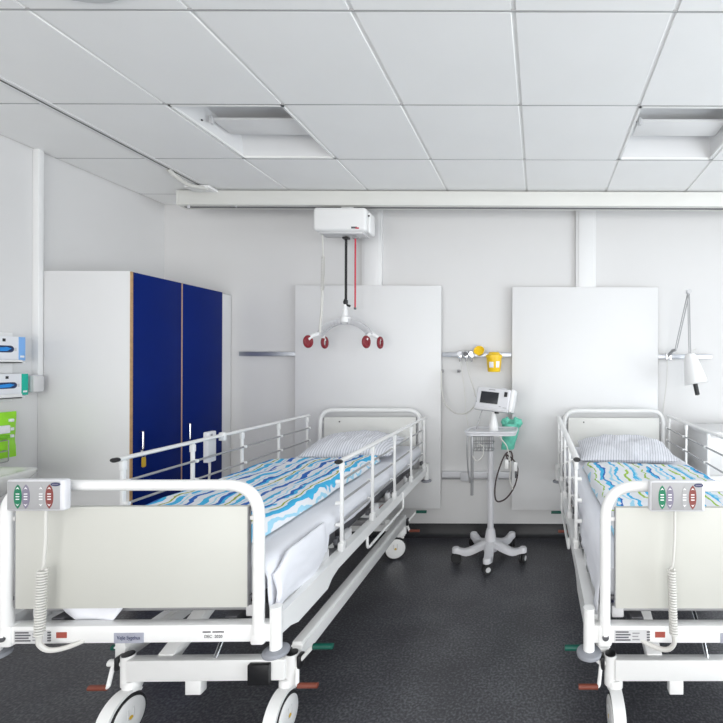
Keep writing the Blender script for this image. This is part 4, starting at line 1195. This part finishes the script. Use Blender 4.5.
# ================================================================== MONITOR STAND
SX, SY = -0.352, 3.262
t = thing('monitor_stand', 'white rolling stand on a five-legged base between the two beds', 'medical stand', (SX, SY, 0))
meshobj('pole', lambda bm: tube(bm, [(0, 0, 0.08), (0, 0, 0.62), (-0.002, 0, 0.93)], 0.023, 16), 'pgrey', t)
meshobj('base_hub', lambda bm: lathe(bm, [(0.0, 0.055), (0.050, 0.058), (0.054, 0.085), (0.045, 0.125), (0.034, 0.20), (0.027, 0.22), (0.0, 0.22)], 24), 'pgrey', t)
tb('collar', 'pgrey', t, [(0, 0, 0.52), (0, 0, 0.57)], 0.029, 16)
for k in range(5):
    a = R(-89 + 72 * k)
    d = Vector((math.cos(a), math.sin(a), 0)); sd = Vector((-d.y, d.x, 0))
    def leg(bm):
        n = 10
        prev = None
        for i in range(n + 1):
            f = i / n
            r = 0.02 + 0.235 * f
            zt = 0.135 - 0.045 * sm(0, 0.7, f) + 0.022 * sm(0.7, 1.0, f)
            hw = 0.034 - 0.006 * f
            h = 0.050 - 0.014 * f
            c = d * r
            ring = [bm.verts.new(c + sd * (hw * q) + Vector((0, 0, z))) for q, z in ((-1, zt - h), (1, zt - h), (1, zt - 0.008), (0.7, zt), (-0.7, zt), (-1, zt - 0.008))]
            if prev:
                for m_ in range(6): bm.faces.new((prev[m_], prev[(m_ + 1) % 6], ring[(m_ + 1) % 6], ring[m_]))
            else: bm.faces.new(ring[::-1])
            prev = ring
        bm.faces.new(prev)
        lathe(bm, [(0.0, 0.0), (0.028, 0.0), (0.028, 0.028), (0.022, 0.036), (0, 0.036)], 16, Matrix.Translation(d * 0.252 + Vector((0, 0, 0.077))))
    lg = meshobj('leg', leg, 'pgrey', t, ang=50)
    cst = bmesh.new()
    wa = R(-60 + 40 * k)
    wd = Vector((math.cos(wa), math.sin(wa), 0))
    cpos = d * 0.252 + Vector((0, 0, 0.036))
    ax_ = wd.to_track_quat('Z', 'Y').to_matrix().to_4x4()
    for q in (-0.012, 0.012):
        m_ = ax_.copy(); m_.translation = cpos + wd * q
        lathe(cst, [(0.0, -0.008), (0.033, -0.008), (0.036, 0), (0.033, 0.008), (0, 0.008)], 20, m_)
    cw = obj('caster', cst, 'rubber', lg)
    m_ = ax_.copy(); m_.translation = cpos + wd * 0.0205
    bm = bmesh.new()
    lathe(bm, [(0.018, -0.002), (0.018, 0.001), (0, 0.002)], 16, m_)
    box(bm, cpos.x - 0.012, cpos.x + 0.012, cpos.y - 0.012, cpos.y + 0.012, 0.068, 0.082, 0.002)
    obj('caster_fork', bm, 'lgrey', lg)
# tray and neck
def tray(bm):
    lathe_ = rrect(-0.168, 0.190, -0.13, 0.13, 0.05, 6)
    prism(bm, lathe_, Matrix.Translation((0, -0.02, 0.920)), 0.018)
    a = rrect(-0.168, 0.190, -0.13, 0.13, 0.05, 6)
    tube(bm, [(x, y - 0.02, 0.942) for x, y in a], 0.009, 8, closed=True)
meshobj('tray', tray, 'pgrey', t)
meshobj('neck', lambda bm: lathe(bm, [(0.038, 0.93), (0.034, 0.97), (0.022, 1.03), (0.014, 1.075), (0.0, 1.076)], 20, Matrix.Translation((0.02, 0.0, 0))), 'white', t)
tb('tilt_knob', 'black', t, [(0.045, -0.02, 1.065), (0.045, -0.02, 1.092)], 0.017, 12)
def wires(bm):
    x0, x1, y0, y1, zt, zb = -0.120, 0.03, -0.14, -0.03, 0.915, 0.815
    for z in (zt, (zt + zb) / 2, zb):
        tube(bm, fillet([(x0, y0, z), (x1, y0, z), (x1, y1, z), (x0, y1, z), (x0, y0, z)], 0.02, 3), 0.003, 5)
    for k in range(6):
        x = x0 + 0.01 + (x1 - x0 - 0.02) * k / 5
        tube(bm, fillet([(x, y0, zt), (x, y0, zb), (x, y1, zb), (x, y1, zt)], 0.01, 2), 0.002, 5)
meshobj('wire_basket', wires, 'wire', t)
def loops(bm):
    for k in (1,):
        tube(bm, spline([(-0.12, -0.145, 0.84), (-0.118 + 0.004 * k, -0.15, 0.79), (-0.085, -0.15 - 0.004 * k, 0.755 - 0.008 * k), (-0.045, -0.15, 0.775), (-0.035, -0.145, 0.84), (-0.07, -0.145, 0.875 - 0.01 * k)]), 0.0035, 6)
meshobj('white_lead', loops, 'cord', t)
meshobj('grey_hose', lambda bm: (tube(bm, spline([(-0.150, -0.12, 0.93), (-0.151, -0.135, 0.84), (-0.148, -0.13, 0.70), (-0.135, -0.12, 0.585)]), 0.006, 8), tube(bm, spline([(-0.118, -0.13, 0.93), (-0.116, -0.145, 0.84), (-0.116, -0.14, 0.68), (-0.118, -0.13, 0.50)]), 0.011, 8)), 'bar', t)
meshobj('dark_lead', lambda bm: tube(bm, spline([(0.12, -0.09, 0.78), (0.17, -0.10, 0.745), (0.205, -0.12, 0.68), (0.185, -0.13, 0.57), (0.13, -0.13, 0.485), (0.07, -0.13, 0.455), (0.045, -0.13, 0.49), (0.050, -0.13, 0.60), (0.085, -0.12, 0.72), (0.12, -0.11, 0.79), (0.155, -0.10, 0.80), (0.165, -0.105, 0.755), (0.14, -0.11, 0.735), (0.12, -0.11, 0.78)]), 0.0055, 8), 'cable', t)
meshobj('white_lead', lambda bm: tube(bm, spline([(0.065, -0.12, 0.94), (0.09, -0.155, 0.90), (0.13, -0.155, 0.845), (0.155, -0.14, 0.72), (0.15, -0.14, 0.62), (0.17, -0.14, 0.545)]), 0.0045, 6), 'cord', t)
for x, z in ((0.128, 0.72), (0.190, 0.705)):
    bx('lead_clip', 'white', t, x - 0.014, x + 0.014, -0.155, -0.135, z - 0.03, z + 0.035, 0.006)
bx('lead_plug', 'dgrey', t, 0.185, 0.199, -0.152, -0.138, 0.625, 0.676, 0.004)

# mint cloth hanging over the tray edge
def gown(bm):
    NU, NV = 26, 14
    rows = []
    for j in range(NV + 1):
        v = j / NV
        r = []
        for k in range(NU):
            a = 2 * PI * k / NU
            rad = (0.062 - 0.022 * v) * (1 + 0.25 * math.sin(3 * a + 2 * v) * 0.5 + 0.18 * fbm(math.cos(a) * 2, math.sin(a) * 2 + v * 3, 3.1))
            top = 0.985 - 0.02 * math.sin(a * 2) if j == 0 else 0
            z = 0.985 - 0.215 * v + (0.018 * math.cos(2 * a) if v < 0.3 else 0)
            r.append(bm.verts.new((0.125 + rad * 1.15 * math.cos(a) - 0.035 * v, -0.12 + 0.6 * rad * math.sin(a), z)))
        rows.append(r)
    for a, b in zip(rows, rows[1:]):
        for k in range(NU): bm.faces.new((a[k], a[(k + 1) % NU], b[(k + 1) % NU], b[k]))
    bm.faces.new(rows[-1]); bm.faces.new(rows[0][::-1])
    for cx in (0.085, 0.165):
        t2 = bmesh.new(); bmesh.ops.create_icosphere(t2, subdivisions=3, radius=1)
        for v in t2.verts:
            f = 1 + 0.35 * fbm(v.co.x * 1.6 + cx * 9, v.co.y * 1.6, v.co.z * 1.6, 3)
            v.co = Vector((cx + v.co.x * 0.042 * f, -0.115 + v.co.y * 0.032 * f, 0.975 + v.co.z * 0.036 * f))
        merge(bm, t2)
g = tag(meshobj('mint_cloth', gown, 'mint', None, (SX + 0.018, SY + 0.275, 0), ang=60), 'crumpled mint green cloth hanging from the stand\'s tray', 'cloth')

# patient monitor on the neck
t = thing('patient_monitor', 'pale patient monitor with a dark screen on top of the stand', 'monitor', (SX + 0.035, SY - 0.015, 1.07), R(-12))
mt = Matrix.Rotation(R(-14), 4, 'X') @ Matrix.Rotation(R(5), 4, 'Y')
def mon(name, m, x0, x1, y0, y1, z0, z1, bev, par=t):
    bm = bmesh.new(); box(bm, x0, x1, y0, y1, z0, z1, bev, 3); bmesh.ops.transform(bm, matrix=mt, verts=bm.verts)
    return obj(name, bm, m, par)
mon('housing', 'pgrey', -0.150, 0.105, -0.055, 0.045, 0.012, 0.172, 0.012)
mon('side_module', 'white', 0.103, 0.130, -0.045, 0.050, 0.010, 0.178, 0.010)
bz = mon('bezel', 'lgrey', -0.120, 0.028, -0.0565, -0.053, 0.050, 0.145, 0.001)
mon('screen', 'screen', -0.114, 0.022, -0.0578, -0.0555, 0.055, 0.140, 0.001, bz)
mon('bottom_trim', 'lgrey', -0.152, 0.107, -0.058, 0.0, 0.004, 0.020, 0.004)
mon('port', 'black', 0.062, 0.086, -0.060, -0.052, 0.115, 0.150, 0.003)
mon('button', 'mgrey', -0.143, -0.136, -0.058, -0.052, 0.058, 0.064, 0.001)
mon('button', 'mgrey', 0.035, 0.050, -0.058, -0.052, 0.038, 0.043, 0.001)
mon('button', 'mgrey', 0.065, 0.095, -0.058, -0.052, 0.033, 0.037, 0.001)
mon('maker_print', 'mgrey', -0.06, -0.01, -0.0565, -0.054, 0.155, 0.160, 0)
mon('handle', 'pgrey', 0.020, 0.06, -0.03, 0.02, 0.168, 0.182, 0.004)
def mleg(bm):
    tube(bm, [mt @ Vector((-0.095, -0.02, 0.01)), (-0.138, -0.03, -0.12)], 0.005, 8)
meshobj('support_rod', mleg, 'wire', t)
